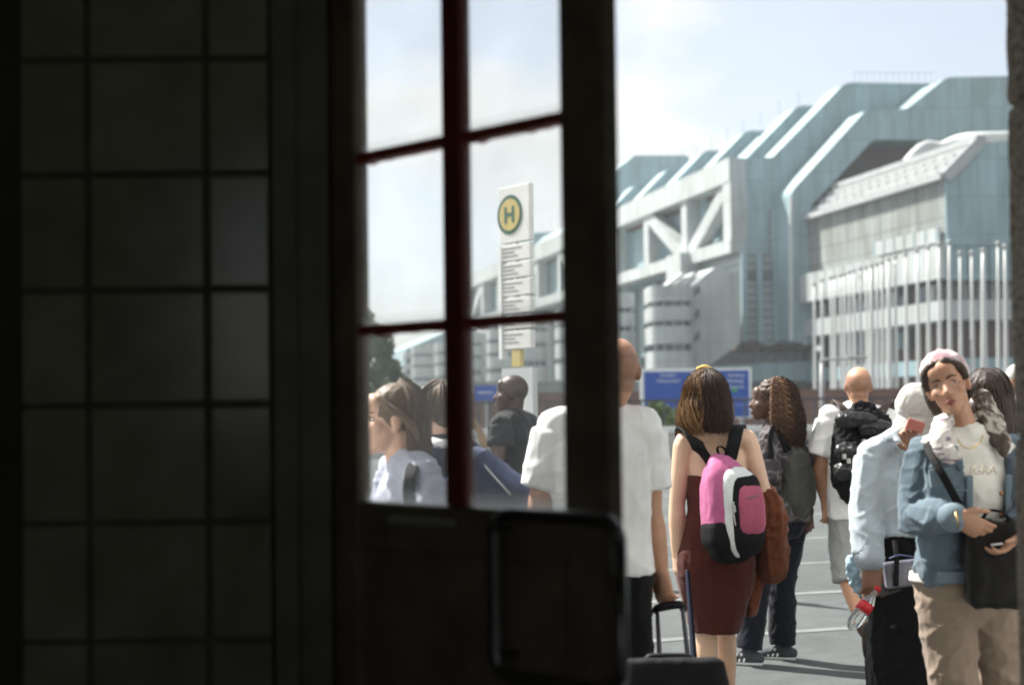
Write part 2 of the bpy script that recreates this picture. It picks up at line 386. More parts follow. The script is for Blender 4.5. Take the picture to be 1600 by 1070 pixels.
cols = [(34, 133), (143, 319), (329, 421)]
z_rows = [P(230, y, 2.7).z for y in (1185, 1002, 817, 633, 453, 272, 92, -90, -270)]
for ca, cb in cols:
    for k in range(len(z_rows)-1):
        za, zb = z_rows[k]+0.006, z_rows[k+1]-0.006
        if zb < 0.02: continue
        ax, bx = P(ca, 535, 2.705).x, P(cb, 535, 2.705).x
        bevel_obj(mk('tile', *box((ax, 2.705, za), (bx, 2.716, zb)), M_tile, pier), 0.004, 2)
# painted trim between pier and door
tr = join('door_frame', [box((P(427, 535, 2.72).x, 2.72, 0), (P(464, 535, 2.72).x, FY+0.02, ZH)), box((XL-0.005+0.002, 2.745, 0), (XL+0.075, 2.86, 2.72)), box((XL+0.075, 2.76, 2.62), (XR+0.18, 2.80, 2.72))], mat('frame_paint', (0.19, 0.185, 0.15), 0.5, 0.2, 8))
tag(tr, 'dark painted frame between the tiled pier and the open door', 'door frame')

# right hand stone pier -------------------------------------------------------
def stone_mat(t, b):
    tcn = t.nodes.new('ShaderNodeTexCoord')
    n = t.nodes.new('ShaderNodeTexNoise'); n.inputs['Scale'].default_value = 55; n.inputs['Detail'].default_value = 8; n.inputs['Roughness'].default_value = 0.75
    n2 = t.nodes.new('ShaderNodeTexNoise'); n2.inputs['Scale'].default_value = 4; n2.inputs['Detail'].default_value = 4
    for q in (n, n2): t.links.new(tcn.outputs['Object'], q.inputs['Vector'])
    r = t.nodes.new('ShaderNodeValToRGB'); r.color_ramp.elements[0].position = 0.38; r.color_ramp.elements[1].position = 0.68
    r.color_ramp.elements[0].color = (0.05, 0.038, 0.028, 1); r.color_ramp.elements[1].color = (0.42, 0.38, 0.31, 1)
    r2 = t.nodes.new('ShaderNodeValToRGB'); r2.color_ramp.elements[0].color = (0.7, 0.62, 0.55, 1); r2.color_ramp.elements[1].color = (1.1, 1.1, 1.05, 1)
    m1 = t.nodes.new('ShaderNodeMixRGB'); m1.blend_type = 'MULTIPLY'; m1.inputs['Fac'].default_value = 1
    t.links.new(n.outputs['Fac'], r.inputs['Fac']); t.links.new(n2.outputs['Fac'], r2.inputs['Fac'])
    t.links.new(r.outputs['Color'], m1.inputs['Color1']); t.links.new(r2.outputs['Color'], m1.inputs['Color2']); t.links.new(m1.outputs['Color'], b.inputs['Base Color'])
    bp = t.nodes.new('ShaderNodeBump'); bp.inputs['Strength'].default_value = 0.9; bp.inputs['Distance'].default_value = 0.008
    t.links.new(n.outputs['Fac'], bp.inputs['Height']); t.links.new(bp.outputs['Normal'], b.inputs['Normal']); b.inputs['Roughness'].default_value = 0.95
M_stone = node_mat('rough_stone', stone_mat)
sp = thing('stone_pier', (XR+0.09, 2.92, 0), 'rough brown stone pier at the right edge of the doorway', 'pier')
zj = P(1590, 683, 3.0).z
zz = [0, zj-0.74, zj, zj+0.74, zj+1.4]
zz = [0, 0.72, zj, zj+0.78, 2.72]
for k in range(4):
    V, F = rbox((XR+0.09, 2.92, (zz[k]+zz[k+1])/2), np.eye(3), (0.09, 0.11, (zz[k+1]-zz[k])/2-0.004), 0.014, n=26)
    dd = np.array([noise.noise((p[0]*22, p[1]*22, p[2]*22)) + 0.6*noise.noise((p[0]*60, p[1]*60, p[2]*60)) for p in V])
    c = np.array([XR+0.09, 2.92, (zz[k]+zz[k+1])/2]); n_ = V-c; n_[:, 2] *= 0.0; n_ /= np.linalg.norm(n_, axis=1)[:, None]+1e-9
    mk('stone_block', V+n_*dd[:, None]*0.004, F, M_stone, sp, True)
join('mortar', [box((XR+0.012, 2.825, 0.002), (XR+0.165, 3.015, 2.715))], M_grout, sp)

# ================================================================== glazed door, swung open towards the hall
DA, DB = 0.36135 - 1.7286e-4*565, 1.7286e-4
def ddep(px): return 1.0/(DA+DB*px)
h0 = P(530, 645, ddep(530)); h1 = P(962, 645, ddep(962))
dh = Vector((h1.x-h0.x, h1.y-h0.y, 0)); DW = dh.length; dh.normalize()
dn = Vector((dh.y, -dh.x, 0))                 # faces the camera side
def dpt(s, z, o=0.0): return Vector((h0.x, h0.y, 0)) + dh*s + dn*o + Vector((0, 0, z))
def s_of(px):
    q = P(px, 560, ddep(px)); return (Vector((q.x, q.y, 0))-Vector((h0.x, h0.y, 0))).dot(dh)
M_door = mat('oxblood_door_paint', (0.25, 0.20, 0.145), 0.42, 0.35, 7, 0.15, 25, detail=8)
M_mun = mat('muntin_red_with_flare', (0.40, 0.075, 0.055), 0.45, 0.25, 9, 0.15, 25)  # redder than the other door paint: flare glow put into the colour
M_door = mat('oxblood_door_paint', (0.075, 0.016, 0.012), 0.42)
door = thing('glazed_door', (h0.x, h0.y, 0), 'open dark red door with small glass panes and tubular pull handle', 'door')
def dbox(s0, s1, z0, z1, t=0.022, o=0.0):
    return obox(dpt((s0+s1)/2, (z0+z1)/2, o), (dh, dn, (0, 0, 1)), ((s1-s0)/2, t, (z1-z0)/2))
ztop = CAMZ+1.02
rows = [CAMZ-0.186, CAMZ+0.181, CAMZ+0.553, CAMZ+0.925]
sa, sm0, sm1, sb = s_of(568), s_of(703), s_of(732), s_of(890)
bevel_obj(mk('stile', *dbox(0, sa, 0.015, ztop), M_door, door), 0.006)
bevel_obj(mk('stile', *dbox(sb, DW, 0.015, ztop), M_door, door), 0.006)
bevel_obj(mk('rail', *dbox(sa+.0005, sb-.0005, rows[3]+0.012, ztop-.001, 0.0215), M_door, door), 0.006)
bevel_obj(mk('rail', *dbox(sa+.0005, sb-.0005, rows[0]-0.10, rows[0], 0.0215), M_door, door), 0.006)
bevel_obj(mk('rail', *dbox(sa+.0005, sb-.0005, 0.016, 0.20, 0.0215), M_door, door), 0.006)
bevel_obj(mk('mullion', *dbox(sm0, sm1, rows[0]+.0005, rows[3]+.0115, 0.018), mat('mullion_red_with_flare', (0.24, 0.05, 0.038), 0.45, 0.25, 9, 0.15, 25), door), 0.005)  # mullion red also raised to carry the flare glow
mk('panel', *dbox(sa+.0005, sb-.0005, 0.2005, rows[0]-.1005, 0.010), M_door, door)
def putty(V, seed, a=0.0035):
    """chipped putty edge: ragged lower line"""
    return V
for z in rows[1:3]:
    for (q0, q1) in ((sa, sm0), (sm1, sb)):
        n = 26; Vv = []; Fv = []
        for i in range(n):
            s = q0+0.0005+(q1-q0-0.001)*i/(n-1)
            lo = z-0.0105-0.004*max(0, noise.noise((s*34+z*9, z*5, 3.1)))*2
            for (o, zq) in ((-0.014, lo), (0.014, lo), (0.014, z+0.0095), (-0.014, z+0.0095)): Vv.append(dpt(s, zq, o))
        for i in range(n-1):
            for k in range(4):
                Fv.append((i*4+k, i*4+(k+1) % 4, i*4+4+(k+1) % 4, i*4+4+k))
        Fv += [(3, 2, 1, 0), ((n-1)*4, (n-1)*4+1, (n-1)*4+2, (n-1)*4+3)]
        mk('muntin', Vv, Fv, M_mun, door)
def glass_mat(t, b):
    t.nodes.remove(b); o = [n for n in t.nodes if n.type == 'OUTPUT_MATERIAL'][0]
    tr_ = t.nodes.new('ShaderNodeBsdfTransparent'); tr_.inputs['Color'].default_value = (0.97, 0.985, 0.98, 1)
    gl = t.nodes.new('ShaderNodeBsdfGlossy'); gl.inputs['Roughness'].default_value = 0.02
    fr = t.nodes.new('ShaderNodeFresnel'); fr.inputs['IOR'].default_value = 1.45
    tl = t.nodes.new('ShaderNodeBsdfTranslucent'); tl.inputs['Color'].default_value = (0.95, 0.97, 0.96, 1)
    df = t.nodes.new('ShaderNodeBsdfDiffuse'); df.inputs['Color'].default_value = (0.75, 0.76, 0.74, 1)
    ms = t.nodes.new('ShaderNodeMixShader'); ms.inputs['Fac'].default_value = 0.12
    t.links.new(tl.outputs[0], ms.inputs[1]); t.links.new(df.outputs[0], ms.inputs[2])
    tcn = t.nodes.new('ShaderNodeTexCoord'); n = t.nodes.new('ShaderNodeTexNoise'); n.inputs['Scale'].default_value = 5.0; n.inputs['Detail'].default_value = 5
    t.links.new(tcn.outputs['Object'], n.inputs['Vector'])
    rr = t.nodes.new('ShaderNodeMapRange'); rr.inputs['From Min'].default_value = 0.3; rr.inputs['From Max'].default_value = 0.75; rr.inputs['To Min'].default_value = 0.08; rr.inputs['To Max'].default_value = 0.27
    t.links.new(n.outputs['Fac'], rr.inputs['Value'])
    # dust settled along the bottom edge of every pane (generated z)
    sx = t.nodes.new('ShaderNodeSeparateXYZ'); t.links.new(tcn.outputs['Generated'], sx.inputs[0])
    r2 = t.nodes.new('ShaderNodeMapRange'); r2.inputs['From Min'].default_value = 0.015; r2.inputs['From Max'].default_value = 0.10; r2.inputs['To Min'].default_value = 0.35; r2.inputs['To Max'].default_value = 0.0
    t.links.new(sx.outputs['Z'], r2.inputs['Value'])
    ad = t.nodes.new('ShaderNodeMath'); ad.operation = 'ADD'; t.links.new(rr.outputs[0], ad.inputs[0]); t.links.new(r2.outputs[0], ad.inputs[1])
    m1 = t.nodes.new('ShaderNodeMixShader'); t.links.new(ad.outputs[0], m1.inputs['Fac']); t.links.new(tr_.outputs[0], m1.inputs[1]); t.links.new(ms.outputs[0], m1.inputs[2])
    m2 = t.nodes.new('ShaderNodeMixShader'); t.links.new(fr.outputs[0], m2.inputs['Fac']); t.links.new(m1.outputs[0], m2.inputs[1]); t.links.new(gl.outputs[0], m2.inputs[2])
    t.links.new(m2.outputs[0], o.inputs['Surface'])
M_glass = node_mat('dusty_pane_glass', glass_mat)
for k in range(3):
    for (q0, q1) in ((sa, sm0), (sm1, sb)):
        a, b, z0, z1 = q0-.004, q1+.004, rows[k]-.002, rows[k+1]
        mk('pane', [dpt(a, z0), dpt(b, z0), dpt(b, z1), dpt(a, z1)], [(0, 1, 2, 3)], M_glass, door)
M_steel = mat('worn_steel', (0.30, 0.31, 0.31), 0.34, 0.25, 12, metal=1.0)
# tubular pull handle: rounded rectangle standing off the door on the camera side
def hp(px, py):
    """point of the handle plane, 7 cm in front of the door face"""
    d = ray(px, py); o_ = dpt(0, 0, 0.075)
    t = (o_-Vector((0, 0, CAMZ))).dot(dn)/d.dot(dn); return Vector((0, 0, CAMZ)) + d*t
hl, hr, ht, hb = hp(774, 900), hp(969, 900), hp(870, 806), hp(870, 1068)
c0, cx_, cz_ = (hl+hr)/2, (hr-hl).length/2, (ht.z-hb.z)/2
cc = Vector((c0.x, c0.y, (ht.z+hb.z)/2)); pts = []
rc = 0.042
for (sx_, sz_, a0) in ((1, 1, 0), (-1, 1, 90), (-1, -1, 180), (1, -1, 270)):
    for k in range(7):
        a = R(a0+k*15); pts.append(cc+dh*(sx_*(cx_-rc)+rc*math.cos(a))+Vector((0, 0, sz_*(cz_-rc)+rc*math.sin(a))))
pts.append(pts[0])
hd = mk('pull_handle', *tube(pts, [0.0125]*len(pts), n=12, sub=1, side=dn, cap='flat'), M_steel, door, True)
for sz_ in (-0.8, 0.8):
    pp = cc+Vector((0, 0, cz_*sz_))-dh*cx_
    mk('bracket', *beam(pp, pp-dn*0.055, 0.016, 0.016), M_steel, hd)
pl = P(672, 815, ddep(672)-.03); s0 = s_of(620); s1 = s_of(722)
bevel_obj(mk('finger_plate', *dbox(s0, s1, pl.z-.008, pl.z+.008, 0.006, 0.027), mat('brushed_plate', (0.55, 0.56, 0.55), 0.35, 0.1, 20, metal=0.4), door), 0.003)
# ================================================================== convention building
def panel_mat(name, base, line, bw, bh, lw=0.035, rough=0.45, metal=0.0, dirt=0.28):
    def f(t, b):
        ge = t.nodes.new('ShaderNodeNewGeometry'); sx = t.nodes.new('ShaderNodeSeparateXYZ'); t.links.new(ge.outputs['Position'], sx.inputs[0])
        ad = t.nodes.new('ShaderNodeMath'); ad.operation = 'ADD'; t.links.new(sx.outputs['X'], ad.inputs[0]); t.links.new(sx.outputs['Y'], ad.inputs[1])
        cb = t.nodes.new('ShaderNodeCombineXYZ'); t.links.new(ad.outputs[0], cb.inputs['X']); t.links.new(sx.outputs['Z'], cb.inputs['Y'])
        br = t.nodes.new('ShaderNodeTexBrick'); br.offset = 0.0; br.inputs['Scale'].default_value = 1.0
        br.inputs['Brick Width'].default_value = bw; br.inputs['Row Height'].default_value = bh; br.inputs['Mortar Size'].default_value = lw; br.inputs['Mortar Smooth'].default_value = 0.2
        c = np.array(base); br.inputs['Color1'].default_value = (*(c*0.93), 1); br.inputs['Color2'].default_value = (*np.minimum(c*1.06, 1), 1); br.inputs['Mortar'].default_value = (*line, 1)
        t.links.new(cb.outputs[0], br.inputs['Vector'])
        n = t.nodes.new('ShaderNodeTexNoise'); n.inputs['Scale'].default_value = 0.35; n.inputs['Detail'].default_value = 7; n.inputs['Roughness'].default_value = 0.65
        mpn = t.nodes.new('ShaderNodeMapping'); mpn.inputs['Scale'].default_value = (2.5, 2.5, 0.5); t.links.new(ge.outputs['Position'], mpn.inputs['Vector']); t.links.new(mpn.outputs[0], n.inputs['Vector'])
        r = t.nodes.new('ShaderNodeValToRGB'); r.color_ramp.elements[0].position = 0.35; r.color_ramp.elements[1].position = 0.65
        r.color_ramp.elements[0].color = (1-dirt, 1-dirt*1.05, 1-dirt*1.2, 1); r.color_ramp.elements[1].color = (1, 1, 1, 1)
        m1 = t.nodes.new('ShaderNodeMixRGB'); m1.blend_type = 'MULTIPLY'; m1.inputs['Fac'].default_value = 1
        t.links.new(n.outputs['Fac'], r.inputs['Fac']); t.links.new(br.outputs['Color'], m1.inputs['Color1']); t.links.new(r.outputs['Color'], m1.inputs['Color2'])
        t.links.new(m1.outputs['Color'], b.inputs['Base Color']); b.inputs['Roughness'].default_value = rough; b.inputs['Metallic'].default_value = metal
    return node_mat(name, f)
M_alu = panel_mat('aluminium_cladding', (0.255, 0.375, 0.42), (0.185, 0.27, 0.305), 1.5, 3.0, 0.05)
M_aluW = panel_mat('white_cladding', (0.4048, 0.4444, 0.4532), (0.33, 0.365, 0.375), 2.2, 2.0, 0.05)
M_cgrid = panel_mat('concrete_panels', (0.2464, 0.2772, 0.2728), (0.17, 0.19, 0.188), 1.9, 1.5, 0.09, rough=0.85, dirt=0.4)
M_louv = panel_mat('louvre_grey', (0.2904, 0.3520, 0.3696), (0.18, 0.21, 0.22), 30, 0.75, 0.14)
M_wht = mat('white_steel', (0.4840, 0.5104, 0.5104), 0.5, 0.08, 0.5)
M_roofw = mat('weathered_roof_steel', (0.3168, 0.3388, 0.3432), 0.6, 0.15, 0.8)
M_red = mat('dark_red_cladding', (0.065, 0.042, 0.048), 0.6, 0.25, 0.6)
M_win = mat('dark_glazing', (0.035, 0.045, 0.055), 0.12, 0.4, 0.6, spec=0.6)
M_winb = mat('pale_glazing', (0.20, 0.25, 0.28), 0.15, 0.35, 0.3, spec=0.6)
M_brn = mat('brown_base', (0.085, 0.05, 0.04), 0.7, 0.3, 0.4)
def Zat(py, d, px=1420): return P(px, py, d).z
def rnd(pts, r, n=5):
    """round the corners flagged with a third value r (px)"""
    o = []
    for i, p in enumerate(pts):
        if len(p) < 3: o.append(p[:2]); continue
        a, b, c = np.array(pts[i-1][:2], float), np.array(p[:2], float), np.array(pts[(i+1) % len(pts)][:2], float)
        u1 = (a-b)/np.linalg.norm(a-b); u2 = (c-b)/np.linalg.norm(c-b); q = p[2]
        for k in range(n+1):
            t = k/n; o.append(tuple((1-t)**2*(b+u1*q)+2*t*(1-t)*b+t*t*(b+u2*q)))
    return o
def prism_px(pts, d0, L_, udir=U):
    """outline given in photo pixels at depth d0, carried back L_ metres of depth along the building axis"""
    pts = rnd(pts, 0); A = np.array([list(P(x, y, d0)) for x, y in pts]); B = A+np.array(udir)*L_
    n = len(pts); F = [tuple(range(n)), tuple(range(2*n-1, n-1, -1))]
    for i in range(n):
        k = (i+1) % n; F.append((i, k, n+k, n+i))
    return (np.concatenate([A, B]), F)
icc = thing('convention_building', (P(1300, 600, 121).x, 121, 0), 'huge grey aluminium clad convention building with trusses and diagonal ribs', 'building')
def part(name, geo, m, par=icc, smooth=False): return mk(name, geo[0], geo[1], m, par, smooth)
def mparts(name, geos, m, par=icc): return join(name, geos, m, par)
# hall wing nearest the camera
hallA = part('hall_wall', prism_px([(1476, 281), (1532, 223), (1900, 212), (1900, 385), (1479, 385)], 100, 22), M_cgrid)
part('hall_end_wall', prism_px([(1477, 281.5, ), (1532, 224), (1900, 213), (1900, 384), (1480, 384)], 99.8, 0.15), M_alu)
# sunlit glazed roof slope: rafters and glazing
zt0, zt1 = P(1532, 223, 100), P(1476, 281, 100)
for k in range(5):
    f = k/4; a = zt1.lerp(zt0, f)+Vector((-.15, 0, .25)); mparts('roof_rail', [beam(a-U*0.3, a+U*21, 0.9 if k in (0, 4) else 0.35, 0.5)], M_roofw)
for k in range(16):
    d = 0.3+k*1.35; mparts('rafter', [beam(zt1+U*d+Vector((-.1, 0, .2)), zt0+U*d+Vector((-.1, 0, .2)), 0.35, 0.3)], M_roofw)
mparts('roof_edge', [beam(zt1-U*.25+Vector((-.1, 0, .1)), zt0-U*.25+Vector((-.1, 0, .1)), 0.5, 0.9)], M_roofw)
# rooftop duct beyond the slope
dk = [P(1395, 285, 112), P(1440, 233, 113), P(1470, 231, 113), P(1500, 220, 112), P(1545, 216, 110), P(1700, 214, 110)]
mk('roof_duct', *tube(dk, [0.55]*6, n=10, sub=4), M_wht, icc, True)
# white strip windows in the hall wall
def side_pt(d, z, o=0.0, x100=1478, dref=100):
    b = P(x100, 500, dref); q = b+U*(d-dref)+NL*o; return Vector((q.x, q.y, z))
def side_box(d0, d1, z0, z1, o0, o1, x100=1478, dref=100):
    V = []
    for z in (z0, z1):
        for d, o in ((d0, o0), (d1, o0), (d1, o1), (d0, o1)): V.append(side_pt(d, z, o, x100, dref))
    return (np.array([list(v) for v in V]), CUBE_F)
mparts('strip_window', [side_box(100.4, 109.5, Zat(377, 100, 1478), Zat(354, 100, 1478), 0.05, 0.25)], M_aluW)
for k in range(7): mparts('window_bar', [side_box(100.6+k*1.45, 100.72+k*1.45, Zat(378, 100, 1478), Zat(353, 100, 1478), 0.25, 0.3)], M_alu)
# fascia panels round the hall
zf0, zf1 = Zat(437, 100), Zat(385, 100)
for k in range(14):
    d = 99.2+k*1.56; mparts('fascia_panel', [side_box(d+0.07, d+1.5, zf0, zf1, 0.0, 0.9)], M_aluW)
def front_box(x0, x1, y0, y1, d, th=0.8):
    a, b = P(x0, y0, d), P(x1, y1, d); lo = (min(a.x, b.x), d, min(a.z, b.z)); hi = (max(a.x, b.x), d+th, max(a.z, b.z)); return box(lo, hi)
for k in range(10):
    mparts('fascia_panel', [front_box(1480+k*33+.8, 1480+(k+1)*33-.8, 385.5, 437, 99.0, 0.7)], M_alu)
# window storey, spandrel, dark recessed ground floors
def storey(name, y0, y1, m, o, d0=100.2):
    z0, z1 = Zat(y1, 100), Zat(y0, 100)
    a = [side_box(d0-o*0.8, 122, z0, z1, -6.0, o), box((P(1478, 500, 100).x+o*0.0, 100.2-o, z0), (P(1900, 500, 100).x, 108, z1))]
    return mparts(name, a, m)
storey('window_band', 437, 470, M_win, -0.8)
for k in range(15):
    d = 100.6+k*1.42; mparts('window_blind', [side_box(d, d+(0.95 if k % 3 else 0.5), Zat(468, 100), Zat(440 if k % 4 else 452, 100), -0.75, -0.68)], (M_winb, M_wht, M_winb, M_brn)[k % 4])
for k in range(7):
    mparts('window_mullion', [front_box(1484+k*22, 1488+k*22, 438, 469, 100.75, 0.15)], M_wht)
storey('spandrel', 470, 501, M_aluW, 0.35)
storey('lower_window_band', 501, 560, M_brn, -2.2)
for k in range(11):
    d = 106+k*1.5; mparts('lower_window', [side_box(d, d+1.0, Zat(536, 100), Zat(506, 100), -2.15, -2.05)], (M_winb, M_win, M_alu)[k % 3])
storey('lower_spandrel', 560, 585, M_alu, -0.5, 104)
storey('base_wall', 585, 660, M_brn, -1.2)
# arch frame behind the hall
archp = [(1236, 534, 8), (1236, 300, 10), (1351, 174), (1417, 170), (1479, 121, 10), (1950, 112), (1950, 219), (1364, 219, 8), (1267, 322, 8), (1270, 536)]
part('arch_frame', prism_px(archp, 121, 3.4), M_alu)
# upright white strip imitating the sunlit edge of the frame
eg = [P(1233, 306, 120.9), P(1234, 296, 120.9), P(1351, 173, 120.9)]
mparts('sunlit_edge_strip', [beam(P(1236, 533, 120.9), P(1236, 304, 120.9), 0.3, 0.3)], M_wht)
part('recess_wall', prism_px([(1262, 540), (1262, 330), (1364, 212), (1900, 212), (1900, 540)], 124.75, 0.1), M_cgrid)
part('recess_cladding', prism_px([(1296, 300), (1300, 292), (1364, 216), (1900, 214), (1900, 300)], 124.6, 0.1), M_red)
part('roof_recess_wall', prism_px([(1405, 171), (1462, 128), (1490, 128), (1490, 171)], 123.8, 0.6), M_cgrid)
# louvred block under the frame
part('louvre_block', prism_px([(1161, 396), (1236, 396), (1236, 533), (1200, 540), (1163, 528)], 124.2, 14), M_louv)
part('louvre_side', prism_px([(1207, 320, 8), (1234, 300), (1234, 400), (1207, 400)], 124.1, 6), M_louv)
for x in (1163, 1187, 1212):
    mparts('fin', [box(tuple(P(x-2.2, 534, 123.6)), tuple(P(x+2.2, 396 if x < 1200 else 318, 124.15)))], M_alu)
for x0, x1 in ((1166, 1180), (1191, 1207)):
    mparts('vent_opening', [front_box(x0, x1, 437, 424, 124.0, 0.18)], M_win)
part('soffit', prism_px([(1163, 532), (1238, 538), (1272, 538), (1272, 548), (1163, 545)], 124.6, 12), M_brn)
part('lower_block', prism_px([(1085, 548), (1290, 548), (1290, 575), (1085, 575)], 127, 14), M_win)
for k in range(6): mparts('pier_column', [front_box(1178+k*17, 1184+k*17, 576, 546, 126.8, 0.4)], M_alu)
part('terrace_band', prism_px([(1085, 572), (1300, 562), (1300, 594), (1085, 598)], 123, 16), M_alu)
part('base_block', prism_px([(700, 596), (1420, 592), (1420, 660), (700, 660)], 132, 8), M_cgrid)
# ribs: stepped frames repeated along the length
rib = [(1165, 396), (1165, 248), (1207, 246), (1321, 129, 12), (1470, 131), (1700, 131), (1700, 396)]
part('rib', prism_px(rib, 125, 2.8), M_alu)
ribA = np.array([list(P(p[0], p[1], 125)) for p in rib]); XC = P(1165, 400, 125).x
for dr in (134.3, 146.0, 157.0, 168.0, 179.5):
    V, F = prism_px(rib, 125, 2.8); V = V+np.array(U)*(dr-125); mk('rib', V, F, M_alu, icc)
inf = [(1166, 396), (1166, 262), (1212, 262), (1326, 150), (1700, 150), (1700, 396)]
part('roof_slope', prism_px(inf, 126, 105), M_alu)
for k in range(13):          # roof edge railings
    a = P(1335+k*10, 129.5, 126); mparts('railing_post', [beam(a, a+Vector((0, 0, 1.1)), 0.04, 0.04)], M_alu)
mparts('railing_bar', [beam(P(1335, 129.5, 126)+Vector((0, 0, 1.0)), P(1458, 130, 126)+Vector((0, 0, 1.0)), 0.035, 0.035)], M_alu)
for k in range(22):
    a = P(1165+ (1207-1165)*0.5, 247, 125)+U*(2+k*4.0)+Vector((5.0, 0, 5.4)); mparts('railing_post', [beam(a, a+Vector((0, 0, 1.6)), 0.05, 0.05)], M_alu)
# the long truss
def tp(d, z, o=0.0): return side_pt(d, z, o, 1165, 125)
zb0, zb1, zu0, zu1 = Zat(395, 125, 1165), Zat(374, 125, 1165), Zat(284, 125, 1165), Zat(247, 125, 1165)
DT = 236
def tbox(d0, d1, z0, z1, o0, o1): return side_box(d0, d1, z0, z1, o0, o1, 1165, 125)
mparts('truss_bottom_chord', [tbox(125, DT, zb0, zb1, -0.3, 1.5)], M_aluW)
mparts('truss_top_chord', [tbox(125, DT, zu0, zu1, -0.3, 1.5)], M_aluW)
mparts('truss_end_post', [tbox(124.9, 126.6, zb1, zu0, -0.25, 1.45)], M_aluW)
mparts('truss_glazing', [tbox(125, DT, zb1, zu0, -3.2, -2.4)], M_winb)
mparts('truss_soffit_panel', [tbox(125.1, DT, zu0-0.4, zu0, -3.0, -0.4)], M_brn)
k = 0; d = 126.0; mid = zb0
while d < DT-12:
    if k % 3 == 0: br = ((d, zu0, d+9.2, zb1),)
    elif k % 3 == 1: br = ((d+0.8, zb1, d+10.0, zu0),)
    else: br = ()
    for (a0, a1, b0, b1) in br:
        mparts('truss_brace', [beam(tp(a0, a1, 0.6), tp(b0, b1, 0.6), 1.5, 1.2, NL)], M_aluW)
        mparts('truss_brace', [beam(tp(a0+.4, a1, -2.2), tp(b0+.4, b1, -2.2), 0.5, 1.0, NL)], M_brn)
    mparts('truss_post', [tbox(d+9.8, d+11.2, zb1, zu0, -0.2, 1.2)], M_aluW)
    for j in range(4): mparts('glazing_bar', [tbox(d+1.2+j*2.4, d+1.5+j*2.4, zb1, zu0, -2.38, -2.25)], M_alu)
    if k % 3 == 0: mparts('bearing_box', [tbox(d+8.4, d+12.2, zb0-2.2, zb0+1.2, 0.2, 2.6)], M_aluW)
    d += 10.5; k += 1
mparts('under_truss_wall', [tbox(128, DT, 0.0, zb0-0.1, -5.5, -3.2)], M_louv)
for j in range(26): mparts('under_truss_column', [tbox(128+j*4.1, 128.8+j*4.1, Zat(560, 125), zb0, -3.2, -2.4)], M_alu)
# stair tower block at the far end of the roof
part('roof_tower', prism_px([(958, 330), (958, 268), (992, 243), (1075, 243, 6), (1082, 262), (1082, 330)], 196, 14, (-.28, 1, 0)), M_alu)
part('roof_tower', prism_px([(834, 470), (834, 364), (872, 362), (874, 380), (900, 380), (900, 470)], 226, 14), M_alu)
# rounded stair bays with slab walls below the truss
def bay(d0, with_slab=True):
    base = P(1045, 500, 119)+U*(d0-119)
    zs = [Zat(575, 119), Zat(546, 119), Zat(535, 119), Zat(508, 119), Zat(500, 119), Zat(478, 119), Zat(470, 119), Zat(446, 119)]
    for (dx, dy, rx, ry) in ((0, 0, 2.15, 3.2), (-2.4, 6.5, 1.9, 3.0)):
        c = base+Vector((dx*1.9, dy, 0))
        for i in range(0, 8, 2):
            z0, z1 = zs[i], zs[i+1]
            mk('rounded_bay_band', *tube([(c.x, c.y, z0), (c.x, c.y, z1)], [(rx, ry)]*2, n=24, sub=1, side=(1, 0, 0), cap='flat', pw=4.0), M_aluW, icc)
        mk('rounded_bay_glazing', *tube([(c.x, c.y, zs[0]+.2), (c.x, c.y, zs[7]-.2)], [(rx*.86, ry*.9)]*2, n=24, sub=1, side=(1, 0, 0), cap='flat', pw=4.0), M_win, icc)
        for i in range(5):
            for (za, zb) in ((zs[1], zs[2]), (zs[3], zs[4]), (zs[5], zs[6])):
                a = c+Vector((-rx*.8+i*rx*.4, -ry*.93, 0)); mparts('bay_mullion', [box((a.x, a.y, za), (a.x+.12, a.y+.12, zb))], M_alu)
    sl_ = [(1074, 452), (1080, 446), (1117, 418), (1157, 428), (1157, 536), (1104, 574), (1074, 576)]
    V, F = prism_px(sl_, 120, 9); V = V+np.array(U)*(d0-119); mk('slab_wall', V, F, M_aluW, icc)
    for i, y in enumerate((455, 492, 527)):
        for j in range(3):
            V, F = front_box(1076+j*6.2, 1081+j*6.2, y+10-j*4.2+2, y-j*4.2, 119.93, 0.2); mk('slab_window', V+np.array(U)*(d0-119), F, M_win, icc)
    for j in range(2):
        V, F = prism_px([(1040+j*18, 447), (1068+j*18, 425), (1075+j*18, 427), (1048+j*18, 449)], 121, 1.6); mk('slab_cap', V+np.array(U)*(d0-119), F, M_aluW, icc)
for d0 in (119, 146, 176, 208): bay(d0)

# balcony block far left
bb = thing('balcony_block', (P(660, 640, 240).x, 240, 0), 'pale low block with stacked balcony bands seen through the left panes', 'building')
mk('wall', *prism_px([(634, 545), (712, 512), (745, 512), (745, 640), (634, 640)], 240, 30), M_alu, bb)
for y in (552, 570, 588, 606):
    mk('balcony', *prism_px([(630, y), (672, y-11), (672, y-2), (630, y+9)], 239, 3), M_aluW, bb)
    mk('balcony_recess', *prism_px([(636, y+9), (672, y-2), (672, y+6), (636, y+16)], 239.7, .3), M_win, bb)
    mk('window_strip', *prism_px([(674, y-6), (744, y-14), (744, y-8), (674, y)], 239.7, .3), M_win, bb)

